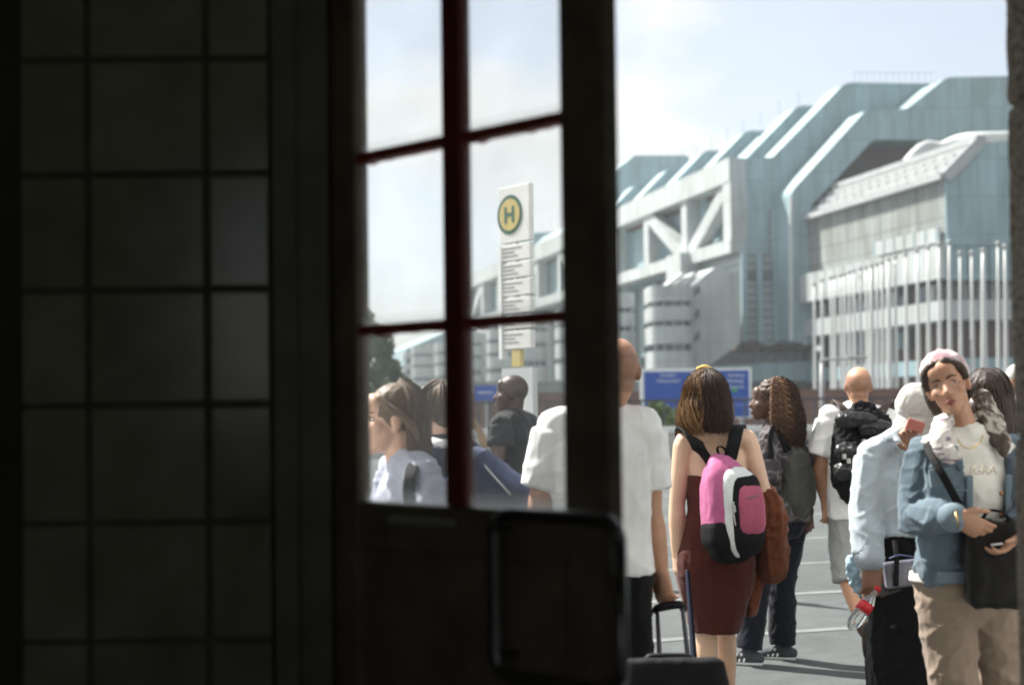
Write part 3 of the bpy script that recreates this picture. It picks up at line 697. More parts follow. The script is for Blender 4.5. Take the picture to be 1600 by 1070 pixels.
# ================================================================== flagpoles
FP = [(1272, 446), (1284, 440), (1298, 436), (1304, 434), (1313, 432), (1319, 430), (1327, 427), (1334, 425), (1344, 422), (1353, 420), (1361, 418), (1370, 415), (1378, 412), (1388, 408), (1399, 404), (1415, 400), (1433, 394), (1450, 389), (1467, 385), (1483, 381), (1500, 399), (1518, 398), (1536, 394), (1559, 384), (1570, 388)]
ORD = ['leftmost', 'second', 'third', 'fourth', 'fifth', 'sixth', 'seventh', 'eighth', 'ninth', 'tenth', 'eleventh', 'twelfth', 'thirteenth', 'fourteenth', 'fifteenth', 'sixteenth', 'seventeenth', 'eighteenth', 'nineteenth', 'twentieth', 'twenty-first', 'twenty-second', 'twenty-third', 'twenty-fourth', 'twenty-fifth']
M_pole = mat('pole_white', (0.5280, 0.5456, 0.5368), 0.4, 0.06, 0.6)
M_cap = mat('pole_cap', (0.30, 0.31, 0.31), 0.4, 0.1, 3)
for i, (x, yt) in enumerate(FP):
    D_ = 19000.0/(640-yt) + (RNG.random()-0.5)*2; t = P(x, yt, D_); bse = P(x+1.5+RNG.random()*1.5, 640, D_)
    lab = ('%s white flagpole counted from the left in the row before the building' % ORD[i]) if i else 'leftmost white flagpole in the row before the building'
    if i in (10, 13, 22): lab = lab.replace('white', 'thick white')
    r0 = 0.15 if i not in (10, 13, 22) else 0.24
    fp = thing('flagpole', (bse.x, D_, 0), lab, 'flagpole', 'white flagpoles in front of the building')
    bx = bse.x; 
    mk('pole', *tube([(bx, D_, 0), ((bx*.5+t.x*.5), D_, t.z*.5), (t.x, D_, t.z)], [r0, r0*.8, r0*.42], n=8, sub=2, cap='flat'), M_pole, fp, True)
    mk('cap', *ell((t.x, D_, t.z+.1), (0.14, 0.14, 0.18), n=8), M_cap, fp, True)
    mk('socket', *tube([(bx, D_, 0), (bx, D_, 0.9)], [r0*1.6]*2, n=8, sub=1, cap='flat'), M_cap, fp, True)

# retaining wall and fence in front of the building, parapet at the road's far side
M_brick = panel_mat('red_brown_wall', (0.20, 0.11, 0.09), (0.12, 0.08, 0.07), 1.2, 0.4, 0.03, rough=0.9)
rw = join('retaining_wall', [box((-6, 60, 0), (60, 60.6, Zat(606, 60)))], M_brick); tag(rw, 'low red-brown wall running in front of the flagpoles', 'wall')
pw_ = thing('parapet', (5, 33, 0), 'pale parapet with dark bar railing across the far side of the road', 'railing')
mk('kerb_wall', *box((-40, 33, 0), (45, 33.35, 0.98)), M_conc, pw_)
mk('coping', *box((-40, 32.95, 0.981), (45, 33.4, 1.13)), mat('pale_coping', (0.62, 0.63, 0.62), 0.7, 0.1, 2), pw_)
M_iron = mat('dark_iron', (0.05, 0.055, 0.06), 0.5, 0.2, 5)
for xx in np.arange(-18, 22, 0.30): mk('baluster', *box((xx, 33.12, 1.131), (xx+.045, 33.165, 1.78)), M_iron, pw_)
mk('top_rail', *box((-20, 33.10, 1.781), (24, 33.19, 1.84)), M_iron, pw_)
gr = thing('guard_rail', (0, 19.5, 0), 'white guard rail along the middle of the road', 'guard rail')
mk('beam', *beam((-14, 19.0, 0.62), (-0.2, 22.0, 0.62), 0.08, 0.3), mat('galvanised', (0.60, 0.61, 0.61), 0.4, 0.1, 3, metal=.3), gr)
for k in range(7):
    q = Vector((-13.5, 19.11, 0)).lerp(Vector((-0.5, 21.93, 0)), k/6); mk('post', *box((q.x, q.y+.06, 0), (q.x+.1, q.y+.16, .6)), MATS['galvanised'], gr)

# street lamp
lp = P(1283, 640, 42); lt = P(1284, 562, 42); le = P(1326, 560, 42)
la = thing('street_lamp', (lp.x, 42, 0), 'thin grey street lamp with a flat arm left of the bald man', 'street lamp')
mk('post', *tube([(lp.x, 42, 0), (lt.x, 42, lt.z-.1)], [0.09, .06], n=8, sub=1, cap='flat'), M_cap, la, True)
mk('arm', *tube([(lt.x, 42, lt.z-.1), (lt.x+.03, 42, lt.z), (le.x, 42, le.z)], [.05, .045, .04], n=8, sub=3), M_cap, la, True)
mk('lamp_head', *rbox((le.x+.25, 42, le.z+.02), np.eye(3), (.32, .12, .06), .04), M_cap, la, True)

# ================================================================== motorway sign
M_blue = mat('sign_blue', (0.015, 0.075, 0.36), 0.45, 0.12, 1.5)
M_swht = mat('sign_white', (0.72, 0.74, 0.74), 0.5, 0.05, 3)
SD = 46.0
sg = thing('motorway_sign', (P(1086, 640, SD).x, SD, 0), 'large blue motorway direction sign with white lettering behind the walkers', 'sign')
mk('board', *front_box(1001, 1174, 655, 574, SD, 0.08), M_swht, sg)
mk('face', *front_box(1007, 1085, 652, 580, SD-.01, 0.0098), M_blue, sg)
mk('face', *front_box(1087.5, 1170, 652, 578, SD-.01, 0.0098), M_blue, sg)
def stext(s, px, py, hpx, al='CENTER'):
    text('lettering', s, P(px, py, SD-.022), (1, 0, 0), (0, 0, 1), hpx*SD/2000*1.4, M_swht, sg, 0.004, al)
stext('Dresden', 1044, 586, 5); stext('Wilmersdorf', 1044, 595, 5); stext('Hamburg', 1150, 586, 5); stext('Wedding', 1148, 595, 5); stext('Zentrum', 1150, 604, 5)
mk('green_shield', *front_box(1143, 1152, 612, 606, SD-.02, .009), mat('sign_green', (0.05, 0.30, 0.10), .5), sg)
for y in (622, 632): mk('divider', *front_box(1142, 1168, y+.8, y, SD-.02, .009), M_swht, sg)
for x in (1018, 1070, 1110, 1160): mk('post', *box((P(x, 640, SD).x-.06, SD+.09, 0), (P(x, 640, SD).x+.06, SD+.2, P(x, 580, SD).z)), M_cap, sg)
s2 = thing('blue_sign', (P(757, 640, 38).x, 38, 0), 'small blue road sign seen through the lower right pane', 'sign')
mk('board', *front_box(741, 776, 626, 602, 38, .06), M_blue, s2)
mk('post', *box((P(760, 640, 38).x-.05, 38.07, 0), (P(760, 640, 38).x+.05, 38.15, P(760, 604, 38).z)), M_cap, s2)
mk('lettering_bar', *front_box(746, 770, 614, 612, 37.97, .02), M_swht, s2)

# ================================================================== bus stop sign
BD = 12.0
bp0, bp1 = P(784, 420, BD+.17), P(831.5, 420, BD-.17)
bx_ = Vector((bp1.x-bp0.x, bp1.y-bp0.y, 0)); BW = bx_.length; bx_.normalize(); bn = Vector((bx_.y, -bx_.x, 0)); bc = (bp0+bp1)/2
bus = thing('bus_stop_sign', (bc.x, bc.y, 0), 'tall white bus stop sign with green H in a yellow disc', 'sign')
M_bwh = mat('bus_sign_white', (0.66, 0.66, 0.64), 0.5, 0.06, 4); M_bgr = mat('bus_green', (0.05, 0.12, 0.085), .5, .1, 4); M_byl = mat('bus_yellow', (0.50, 0.40, 0.16), .5, .1, 4)
M_txt = mat('grey_print', (0.16, 0.16, 0.17), .7, .1, 9)
def zb(y): return P(807, y, BD).z
def bb_(s0, s1, y0, y1, o=0.0, t=.03):
    c = bc+bx_*(s0+s1)/2+bn*o; c.z = (zb(y0)+zb(y1))/2; return obox(c, (bx_, bn, (0, 0, 1)), ((s1-s0)/2, t, abs(zb(y0)-zb(y1))/2))
hw = BW/2
bevel_obj(mk('head_panel', *bb_(-hw, hw, 291, 379), M_bwh, bus), .006)
rows_b = [(382, 407), (410, 434), (437, 462), (465, 490), (493, 513), (517, 545)]
for i, (a, b) in enumerate(rows_b):
    pn = bevel_obj(mk('route_panel', *bb_(-hw+(0 if i == 0 else .045), hw, a, b), M_bwh, bus), .004)
    for j, (q0, q1) in enumerate(((.12, .75), (.12, .5), (.12, .62))):
        yy = a+5+j*6
        if yy < b-3: mk('print_line', *bb_(-hw+BW*q0, -hw+BW*q1, yy, yy+1.6, .0315, .001), M_txt, pn)
mk('edge_column', *bb_(-hw-.01, -hw+.035, 382, 560, 0, .04), M_swht, bus)
mk('post', *tube([(bc.x, bc.y+.07, 0), (bc.x, bc.y+.07, zb(300))], [.035]*2, n=10, sub=1, cap='flat'), M_cap, bus, True)
mk('yellow_strip', *bb_(-.06, .06, 546, 573, 0, .025), M_byl, bus)
mk('timetable_case', *bb_(-hw+.02, hw+.02, 575, 660, 0, .03), mat('case_grey', (.45, .47, .48), .4, .1, 3), bus)
zc = zb(335); rr_ = (zb(304)-zb(366))/2; cB = bc-bx_*.055; cB = Vector((cB.x, cB.y, zc))
def disc(r, o, m, name, par):
    a = np.linspace(0, 2*math.pi, 40, endpoint=False); c = cB+bn*o
    Vd = [c+bx_*math.cos(t)*r*.98+Vector((0, 0, math.sin(t)*r)) for t in a]; Vd2 = [v-bn*.002 for v in Vd]
    F = [tuple(range(40))]+[(i, (i+1) % 40, 40+(i+1) % 40, 40+i) for i in range(40)]; return mk(name, [list(v) for v in Vd+Vd2], F, m, par)
rr_ = min(rr_, hw-.055+.05)
dk_ = disc(rr_, .034, M_bgr, 'emblem_ring', bus); disc(rr_*.80, .037, M_byl, 'emblem_disc', dk_)
for (u0, u1, v0, v1) in ((-.48, -.24, -.52, .52), (.24, .48, -.52, .52), (-.24, .24, -.12, .12)):
    c = cB+bn*.0385+bx_*rr_*.8*(u0+u1)/2+Vector((0, 0, rr_*.8*(v0+v1)/2)); mk('emblem_letter', *obox(c, (bx_, bn, (0, 0, 1)), (rr_*.8*(u1-u0)/2, .001, rr_*.8*(v1-v0)/2)), M_bgr, dk_)

# ================================================================== vegetation
def leafmat(name, c):
    def f(t, b):
        oi = t.nodes.new('ShaderNodeNewGeometry'); r = t.nodes.new('ShaderNodeValToRGB')
        r.color_ramp.elements[0].color = (*(np.array(c)*.55), 1); r.color_ramp.elements[1].color = (*np.minimum(np.array(c)*1.5, 1), 1)
        t.links.new(oi.outputs['Random Per Island'], r.inputs['Fac']); t.links.new(r.outputs['Color'], b.inputs['Base Color']); b.inputs['Roughness'].default_value = .6
        b.inputs['Transmission Weight'].default_value = 0.0
    return node_mat(name, f)
M_leaf = leafmat('leaves', (0.085, 0.135, 0.055)); M_leaf2 = leafmat('light_leaves', (0.12, 0.18, 0.07)); M_bark = mat('bark', (.09, .07, .05), .9, .3, 6, .5, 20)
def foliage(clumps, n, size):
    """leaf quads scattered through clump ellipsoids"""
    tot = sum(c[1][0]*c[1][1]*c[1][2] for c in clumps); V = []
    for c, r in clumps:
        k = max(20, int(n*r[0]*r[1]*r[2]/tot)); p = RNG.normal(size=(k, 3)); p /= np.linalg.norm(p, axis=1)[:, None]; p *= (RNG.random((k, 1))**.45)*np.array(r); p += np.array(c)
        a = RNG.normal(size=(k, 3)); a /= np.linalg.norm(a, axis=1)[:, None]; b = np.cross(a, RNG.normal(size=(k, 3))); b /= np.linalg.norm(b, axis=1)[:, None]
        s = size*(.6+.8*RNG.random((k, 1)))
        V.append(np.stack([p-a*s, p+b*s*.55, p+a*s, p-b*s*.55], 1).reshape(-1, 3))
    V = np.concatenate(V); F = [(i, i+1, i+2, i+3) for i in range(0, len(V), 4)]
    return V, F
def tree(name, label, base, h, w, nl, size, m, seed, cat='tree'):
    rg = np.random.default_rng(seed); t = thing(name, base, label, cat); b = np.array(base)
    mk('trunk', *tube([b, b+[0, 0, h*.3], b+[w*.1, 0, h*.6], b+[0, 0, h*.85]], [h*.025, h*.02, h*.013, h*.005], n=8, sub=3), M_bark, t, True)
    cl = []; 
    for k in range(16):
        a = rg.random()*6.28; q = rg.random()**.6; zc_ = h*(.28+.66*rg.random()); rw_ = w*(1-.75*max(0, (zc_/h-.5))*1.6)
        c = b+np.array([math.cos(a)*q*rw_*.75, math.sin(a)*q*rw_*.75, zc_]); r = w*(.22+.22*rg.random()); cl.append((c, (r, r, r*.8)))
        if k < 7: mk('limb', *tube([b+[0, 0, zc_*.55], (b+[0, 0, zc_*.8]+c)/2, c], [h*.011, h*.008, h*.003], n=6, sub=2), M_bark, t, True)
    mk('crown', *foliage(cl, nl, size), m, t)
    return t
q = P(588, 640, 58); tree('roadside_tree', 'tall leafy tree at the far left of the left panes', (q.x, 58, 0), 6.2, 1.5, 5200, .16, M_leaf, 3)
q = P(606, 640, 75); tree('roadside_tree', 'smaller light green tree right of the tall tree', (q.x, 75, 0), 4.0, 1.3, 2600, .16, M_leaf2, 5)
q = P(545, 640, 66); tree('roadside_tree', 'dark tree half hidden by the door stile', (q.x, 66, 0), 7.0, 1.9, 4200, .17, M_leaf, 9)
q = P(1030, 640, 36); tree('shrub', 'green shrub in front of the blue motorway sign', (q.x, 36, 0), 1.85, .62, 2600, .07, M_leaf2, 12, 'shrub')
q = P(1048, 640, 38); tree('shrub', 'dark green shrub beside the dark-haired woman', (q.x, 38, 0), 1.6, .6, 2200, .07, M_leaf, 14, 'shrub')
q = P(990, 640, 38); tree('shrub', 'shrub beside the bald man in the white shirt', (q.x, 38, 0), 1.75, .6, 2000, .07, M_leaf, 15, 'shrub')
q = P(702, 640, 50); tree('shrub', 'shrub seen above the short-haired walker behind the glass', (q.x, 50, 0), 2.9, .7, 2000, .09, M_leaf, 17, 'shrub')
# ================================================================== people
M_eye = mat('eye_white', (.30, .27, .25), .2, .02); M_iris = mat('eye_iris', (.05, .03, .02), .15, .05)
class Fig:
    """a figure whose joints are given as photo pixels plus a depth"""
    def __init__(s, label, D, head, f, SL, SR, HL, HR, EL, ER, WL, WR, KL, KR, AL, AR, neck=None, ff=None, tilt=0.0, nod=0.0, sex='m', w=1.0, hs=1.0, arm=1.0, group='people outside the doorway'):
        s.D = D; j = s.j
        s.SL, s.SR, s.HL, s.HR, s.EL, s.ER, s.WL, s.WR, s.KL, s.KR, s.AL, s.AR = [j(*a) for a in (SL, SR, HL, HR, EL, ER, WL, WR, KL, KR, AL, AR)]
        s.H = (s.HL+s.HR)/2; s.S = (s.SL+s.SR)/2
        s.side = (s.SR-s.SL); s.side.z *= .3; s.side.normalize()
        s.hside = (s.HR-s.HL); s.hside.z = 0; s.hside.normalize()
        s.tf = Vector((s.side.y, -s.side.x, 0)).normalized()     # either front or back
        s.ff = nrm((*ff, 0)) if ff else nrm((*f, 0))                # torso facing
        s.hc = j(*head); s.neck = j(*neck) if neck else s.S+Vector((0, 0, .055))
        s.hf = nrm((*f, 0)); s.hu = Vector((0, 0, 1))
        if tilt: s.hu = (Matrix.Rotation(tilt, 3, s.hf) @ s.hu)
        s.hr = s.hf.cross(s.hu).normalized()
        if nod:
            Mn = Matrix.Rotation(-nod, 3, s.hr); s.hf = Mn @ s.hf; s.hu = Mn @ s.hu
        s.sex, s.w, s.hs, s.arm = sex, w, hs, arm
        s.root = thing('person', (s.H.x, s.H.y, 0), label, 'person', group)
    def j(s, x, y, dd=0.0): return P(x, y, s.D+dd)
    def hp(s, r, f, u): return s.hc + (s.hr*r + s.hf*f + s.hu*u)*s.hs
    def hax(s): return (s.hr, s.hf, s.hu)
    def torso(s, ease=0.0, t0=-.18, t1=1.06, bulk=1.0):
        pr = {'m': [(-.18, .10, .09), (-.1, .15, .105), (0, .165, .115), (.2, .158, .108), (.42, .150, .108), (.7, .165, .120), (.86, .168, .116), (.97, .145, .092), (1.06, .085, .065)],
              'f': [(-.18, .10, .09), (-.1, .155, .11), (0, .172, .12), (.2, .155, .108), (.42, .126, .095), (.7, .142, .110), (.86, .145, .104), (.97, .128, .082), (1.06, .07, .055)]}[s.sex]
        ts = np.array([p[0] for p in pr]); A = np.array([p[1] for p in pr]); B = np.array([p[2] for p in pr])
        q = np.linspace(t0, t1, 12); pts, rad = [], []
        for t in q:
            c = s.H.lerp(s.S, t); pts.append(c); rad.append((np.interp(t, ts, A)*s.w*bulk+ease, np.interp(t, ts, B)*s.w*bulk+ease))
        return tube(pts, rad, n=20, sub=2, side=s.side, pw=2.4, cap='flat0' if t0 > -.17 else 'round')
    def traps(s, ease=0.0):
        return [tube([s.neck+Vector((0, 0, .015)), s.neck.lerp(k, .5)+Vector((0, 0, .012)), k+Vector((0, 0, .01))], [(.05+ease, .045+ease), (.055+ease, .05+ease), (.052*s.arm+ease, .055*s.arm+ease)], n=12, sub=3) for k in (s.SL, s.SR)]
    def armtube(s, a, b, c, ease=0.0, frac=2.0, flare=0.0, start=0.0):
        """frac 0..2 along upper arm and forearm"""
        P_ = [a, a.lerp(b, .35), a.lerp(b, .75), b, b.lerp(c, .3), b.lerp(c, .7), c]; r = [.054, .05, .043, .039, .042, .034, .026]; tt = [0, .35, .75, 1, 1.3, 1.7, 2.0]
        P2, R2 = [], []
        n = max(3, int(frac*4)+1)
        for t in np.linspace(start, frac, n):
            P2.append(a.lerp(b, t) if t <= 1 else b.lerp(c, t-1)); e = ease+flare*(t/frac)**2
            R2.append(np.interp(t, tt, r)*s.arm+e)
        return tube(P2, R2, n=14, sub=3, cap='round' if frac >= 1.95 else 'flat')
    def legtube(s, a, b, c, ease=0.0, frac=2.0, flare=0.0, sc=1.0):
        r = [.088, .082, .066, .056, .057, .045, .036]; tt = [0, .3, .75, 1, 1.25, 1.7, 2.0]; P2, R2 = [], []
        for t in np.linspace(0, frac, max(4, int(frac*4)+1)):
            P2.append(a.lerp(b, t) if t <= 1 else b.lerp(c, t-1)); e = ease*min(1, .4+t)+flare*(t/frac)**2; R2.append(np.interp(t, tt, r)*s.w*sc+e)
        return tube(P2, R2, n=16, sub=3, cap='round' if frac >= 1.99 else 'flat')
    def headparts(s):
        h, X = s.hp, s.hax(); k = s.hs
        def e(c, r, n=14): return ell(h(*c), [q*k for q in r], X, n)
        o = [e((0, -.014, .030), (.075, .096, .089), 20), e((0, .030, -.028), (.060, .066, .082), 18), e((0, .064, -.094), (.026, .026, .022)), e((0, .040, -.080), (.045, .045, .030)),
             e((.040, .056, -.022), (.025, .026, .026)), e((-.040, .056, -.022), (.025, .026, .026)), e((0, .067, .031), (.050, .017, .017)), e((0, .060, .055), (.055, .03, .04)),
             e((0, .086, -.061), (.024, .013, .010)), e((0, .084, -.073), (.020, .013, .009)),
             tube([h(0, .080, .016), h(0, .096, -.010), h(0, .107, -.028)], [.0085*k, .0105*k, .0135*k], n=10, sub=3), e((.011, .093, -.032), (.010, .011, .009)), e((-.011, .093, -.032), (.010, .011, .009)),
             tube([h(0, -.025, -.04), h(0, -.02, -.09).lerp(s.neck, .4), s.neck-Vector((0, 0, .03))], [(.056*k, .06*k), .052*k, (.062*k, .058*k)], n=14, sub=4)]
        for q in (-1, 1):
            o += [e((q*.076, -.006, -.004), (.009, .020, .031)), e((q*.072, -.004, -.022), (.010, .014, .018))]
        return o
    def body(s, m, vox=.007, hands=None, feet=False, sm=3, stubble=0.0, full=False):
        pr = [s.torso()]+s.traps()+s.headparts()
        pr += [s.armtube(s.SL, s.EL, s.WL), s.armtube(s.SR, s.ER, s.WR), s.legtube(s.HL, s.KL, s.AL), s.legtube(s.HR, s.KR, s.AR)]
        for (w, e, hd) in ((s.WL, s.EL, (hands or {}).get('L')), (s.WR, s.ER, (hands or {}).get('R'))):
            d = (w-e).normalized()
            hd = hd or {}
            d = nrm(hd['d']) if 'd' in hd else d
            pr += hand(w-d*.01, d, hd.get('n', s.ff), hd.get('th', s.ff), hd.get('s', s.hs), hd.get('curl', .35))
        if feet:
            for a in (s.AL, s.AR):
                pr.append(tube([a-s.ff*.04-Vector((0, 0, .03)), a+s.ff*.06-Vector((0, 0, .045)), a+s.ff*.14-Vector((0, 0, .055))], [(.03, .035), (.04, .025), (.036, .016)], n=10, sub=3))
        s.b = solid('body', pr, m, s.root, vox, sm); s.skin = m
        if stubble:
            me = s.b.data; n = len(me.vertices); co = np.empty(n*3); me.vertices.foreach_get('co', co); co = co.reshape(-1, 3)+np.array(off_of(s.root))-np.array(s.hc)
            X = np.array([list(v) for v in s.hax()]); q = co@X.T/s.hs; r_, f_, u_ = q[:, 0], q[:, 1], q[:, 2]
            sm_ = lambda x: np.clip(x, 0, 1)**2*(3-2*np.clip(x, 0, 1))
            v = sm_((.045-f_)/.03)*sm_((u_+.085)/.03)*(1.0 if full else sm_((.085-u_)/.06))*sm_((.22-np.abs(r_))/.1)*sm_((.14-np.abs(f_))/.02)
            if full: v = np.maximum(v, sm_((u_-.045)/.02)*sm_((.14-np.abs(f_))/.02)*sm_((.25-u_)/.1))
            at = me.attributes.new('stubble', 'FLOAT', 'POINT'); at.data.foreach_set('value', np.clip(v*stubble, 0, 1))
        return s.b
    def face(s, hairm, lipm, eyes=True):
        h, X, k = s.hp, s.hax(), s.hs
        for q in (-1, 1):
            if eyes:
                e_ = mk('eye', *ell(h(q*.031, .0665, .002), (.0135*k, .0105*k, .0080*k), X), M_eye, s.root, True)
                mk('iris', *ell(h(q*.031-.001, .0745, .002), (.0066*k, .0035*k, .0066*k), X, 10), M_iris, e_, True)
                mk('eyelid', *tube([h(q*.016, .076, .007), h(q*.030, .0795, .0135), h(q*.046, .069, .008)], [.0010*k, .0016*k, .0010*k], n=6, sub=4), M_iris, e_, True)
            mk('eyebrow', *tube([h(q*.013, .0845, .024), h(q*.030, .0835, .031), h(q*.050, .069, .027)], [(.0015*k, .0030*k), (.0018*k, .0036*k), (.001*k, .0016*k)], n=8, sub=4, side=s.hf), hairm, s.root, True)
        mk('lips', *merge([tube([h(-.022, .088, -.0655), h(-.010, .0985, -.061), h(0, .1005, -.0625), h(.010, .0985, -.061), h(.022, .088, -.0655)], [.001*k, .0042*k, .0040*k, .0042*k, .001*k], n=8, sub=4, side=s.hf),
                           tube([h(-.020, .088, -.068), h(0, .0985, -.0735), h(.020, .088, -.068)], [.001*k, .0062*k, .001*k], n=8, sub=5, side=s.hf)]), lipm, s.root, True)
    def top(s, m, name='shirt', ease=.014, t0=-.05, sleeve=.8, sflare=.015, fold=(.007, 9), vox=.008, extra=(), t1=1.05, sm=4, sleevesR=None, bulk=1.0, tease=None):
        pr = [s.torso(ease if tease is None else tease, t0, t1, bulk)]+s.traps(ease*.7)
        if sleeve: pr += [s.armtube(s.SL, s.EL, s.WL, ease, sleeve, sflare), s.armtube(s.SR, s.ER, s.WR, ease, sleevesR or sleeve, sflare)]
        return solid(name, pr+list(extra), m, s.root, vox, sm, fold)
    def pants(s, m, name='trousers', frac=1.9, ease=.014, flare=.01, fold=(.006, 9), vox=.009, extra=(), top=.14, sc=1.0):
        pr = [s.torso(min(ease, .008), -.165, top), ell(s.H-Vector((0, 0, .08)), (.125*s.w, .115*s.w, .095)), s.legtube(s.HL, s.KL, s.AL, ease, frac, flare, sc), s.legtube(s.HR, s.KR, s.AR, ease, frac, flare, sc)]
        return solid(name, pr+list(extra), m, s.root, vox, 4, fold)
    def shoe(s, a, m, ms, f=None, up=None, name='shoe'):
        f = nrm(f) if f is not None else s.ff; u = nrm(up) if up is not None else Vector((0, 0, 1)); g = a-u*.08
        q = f.cross(u).normalized()
        sh = solid(name, [tube([g-f*.07+u*.045, g-f*.02+u*.05, g+f*.06+u*.045, g+f*.12+u*.035, g+f*.175+u*.028], [(.032, .032), (.036, .044), (.04, .034), (.042, .026), (.032, .018)], n=14, sub=3, side=q),
                          tube([a+u*.02, a-u*.03], [.042, .042], n=12, sub=2)], m, s.root, .007, 2)
        mk('sole', *tube([g-f*.075+u*.012, g-f*.02+u*.012, g+f*.08+u*.012, g+f*.19+u*.014], [(.033, .013), (.036, .013), (.044, .013), (.028, .012)], n=14, sub=4, side=q), ms, sh, True)
        return sh
    def hair_shell(s, parts, m, name='hair', vox=.006, fold=(.004, 30, 0, .25), strands=None):
        return solid(name, parts, m, s.root, vox, 2, fold)
def hand(w, d, n, th, sc=1.0, curl=.35):
    d = Vector(d).normalized(); th = Vector(th); th = (th-d*th.dot(d))
    if th.length < 1e-3: th = d.orthogonal()
    th.normalize(); n = Vector(n); n = (n-d*n.dot(d)-th*n.dot(th))
    if n.length < 1e-3: n = d.cross(th)
    n.normalize(); o = [tube([w-d*.02*sc, w+d*.025*sc, w+d*.06*sc, w+d*.088*sc], [(.026*sc, .021*sc), (.034*sc, .02*sc), (.040*sc, .0165*sc), (.038*sc, .013*sc)], n=12, sub=3, side=th)]
    for i, (of, L_) in enumerate(((.030, .072), (.0105, .080), (-.0105, .075), (-.030, .060))):
        p = w+d*(.082-.004*abs(i-1.2))*sc+th*of*sc; pts = [p-d*.015*sc]; a = curl*(.5+.12*i); dr = d
        pts.append(p)
        for q in (.45, .30, .25):
            dr = (d*math.cos(a)+n*math.sin(a)).normalized(); p = p+dr*L_*q*sc+th*of*.06*q*sc; pts.append(p); a += curl*1.15
        o.append(tube(pts, [.0092*sc, .0095*sc, .0088*sc, .0078*sc, .0062*sc], n=8, sub=2))
    p = w+d*.022*sc+th*.026*sc; dr = (d*.68+th*.72+n*.25*curl*2).normalized(); q1 = p+dr*.036*sc; dr2 = (d*.85+th*.30+n*.4*curl*2).normalized(); q2 = q1+dr2*.030*sc
    o.append(tube([p-dr*.012*sc, p, q1, q2, q2+dr2*.018*sc], [.015*sc, .0145*sc, .0112*sc, .0098*sc, .0075*sc], n=8, sub=2))
    return o
def strands(fig, n, zend, rx, ry, rz, cz, spread=1.0, wave=.004, r=.0022, gap=(0.0, 0.0), curl=0.0, back=0.0, fall=None, ctr=(0, -.014, .02), seed=1, zj=.05, freq=60.0, K=18, flare=0.0):
    """hair strands over an ellipsoid, then hanging to world height zend; gap = (azimuth centre, half width) kept free for the face"""
    rg = np.random.default_rng(seed); c = np.array(fig.hp(*ctr)); X = np.array([list(v) for v in fig.hax()])
    ph = rg.random(n)*2*math.pi
    if gap[1]:
        d = (ph-gap[0]+math.pi) % (2*math.pi)-math.pi; bad = np.abs(d) < gap[1]; ph[bad] = gap[0]+math.pi+(rg.random(bad.sum())-.5)*2*(math.pi-gap[1])
    jr = 1+(.10*rg.random(n)-.05)+.14*(rg.random(n) > .965)*rg.random(n); t = np.linspace(0, 1, K); out = np.zeros((n, K, 3))
    th0 = .08+.25*rg.random(n); z_end = zend+(rg.random(n)-.5)*2*zj
    for i in range(n):
        ta = .45; th = np.where(t < ta, th0[i]+(1.62-th0[i])*t/ta, 1.62)
        loc = np.stack([np.sin(th)*np.cos(ph[i])*rx, np.sin(th)*np.sin(ph[i])*ry, np.cos(th)*rz], 1)*jr[i]
        p = c+loc@X; k = int(ta*K); zs = p[k, 2]
        if zs > z_end[i]:
            tt = np.clip((t-ta)/(1-ta), 0, 1); w = tt*(zs-z_end[i]); p[:, 2] = np.where(t > ta, zs-w, p[:, 2])
            rad = np.array([math.cos(ph[i]), math.sin(ph[i]), 0])@X
            p += rad[None]*(flare*np.sin(np.minimum(tt, 1)*2.4))[:, None]
        a0 = rg.random()*6.28; s_ = np.arange(K)/K
        if curl:
            fq = freq*(.7+.6*rg.random()); curl_ = curl*(.6+.8*rg.random()); ang = a0+s_*fq; p[:, 0] += curl_*np.cos(ang); p[:, 1] += curl_*np.sin(ang)
        else:
            p[:, 0] += wave*np.sin(a0+s_*9)*s_*2; p[:, 1] += wave*np.cos(a0*1.7+s_*8)*s_*2
        out[i] = p
    rr = r*(.7+.6*rg.random(n)); prof = np.clip(np.minimum(1, (1-t)*4+.25), 0, 1)
    T = np.gradient(out, axis=1); T /= np.linalg.norm(T, axis=2, keepdims=True)+1e-9
    S_ = np.cross(T, np.array([.3, .8, .52])); S_ /= np.linalg.norm(S_, axis=2, keepdims=True)+1e-9; B_ = np.cross(T, S_)
    V = np.zeros((n, K, 3, 3))
    for q in range(3):
        a = q*2.0944; V[:, :, q] = out+(S_*math.cos(a)+B_*math.sin(a))*(rr[:, None]*prof[None])[:, :, None]
    F = []
    for i in range(n):
        b = i*K*3
        for k in range(K-1):
            o = b+k*3
            F += [(o, o+1, o+4, o+3), (o+1, o+2, o+5, o+4), (o+2, o, o+3, o+5)]
    return V.reshape(-1, 3), F
def hair_mat(name, c, var=.5, rough=.5):
    def f(t, b):
        g = t.nodes.new('ShaderNodeNewGeometry'); r = t.nodes.new('ShaderNodeValToRGB'); c_ = np.array(c)
        r.color_ramp.elements[0].color = (*(c_*(1-var)), 1); r.color_ramp.elements[1].color = (*np.minimum(c_*(1+var), 1), 1)
        t.links.new(g.outputs['Random Per Island'], r.inputs['Fac']); t.links.new(r.outputs['Color'], b.inputs['Base Color']); b.inputs['Roughness'].default_value = rough; b.inputs['Specular IOR Level'].default_value = .3
        b.inputs['Sheen Weight'].default_value = .1
    return node_mat(name, f)
def strap(pts, w, t, m, par, n='strap', side=None):
    return mk(n, *tube(pts, [(w/2, t/2)]*len(pts), n=10, sub=6, side=side, pw=4), m, par, True)
S_tan = skin('skin_tan', (.50, .27, .17)); S_light = skin('skin_light', (.58, .385, .27)); S_dark = skin('skin_dark', (.085, .042, .028)); S_olive = skin('skin_olive', (.40, .22, .14)); S_deep = skin('skin_deep', (.060, .032, .024)); S_fair = skin('skin_fair', (.60, .38, .28))
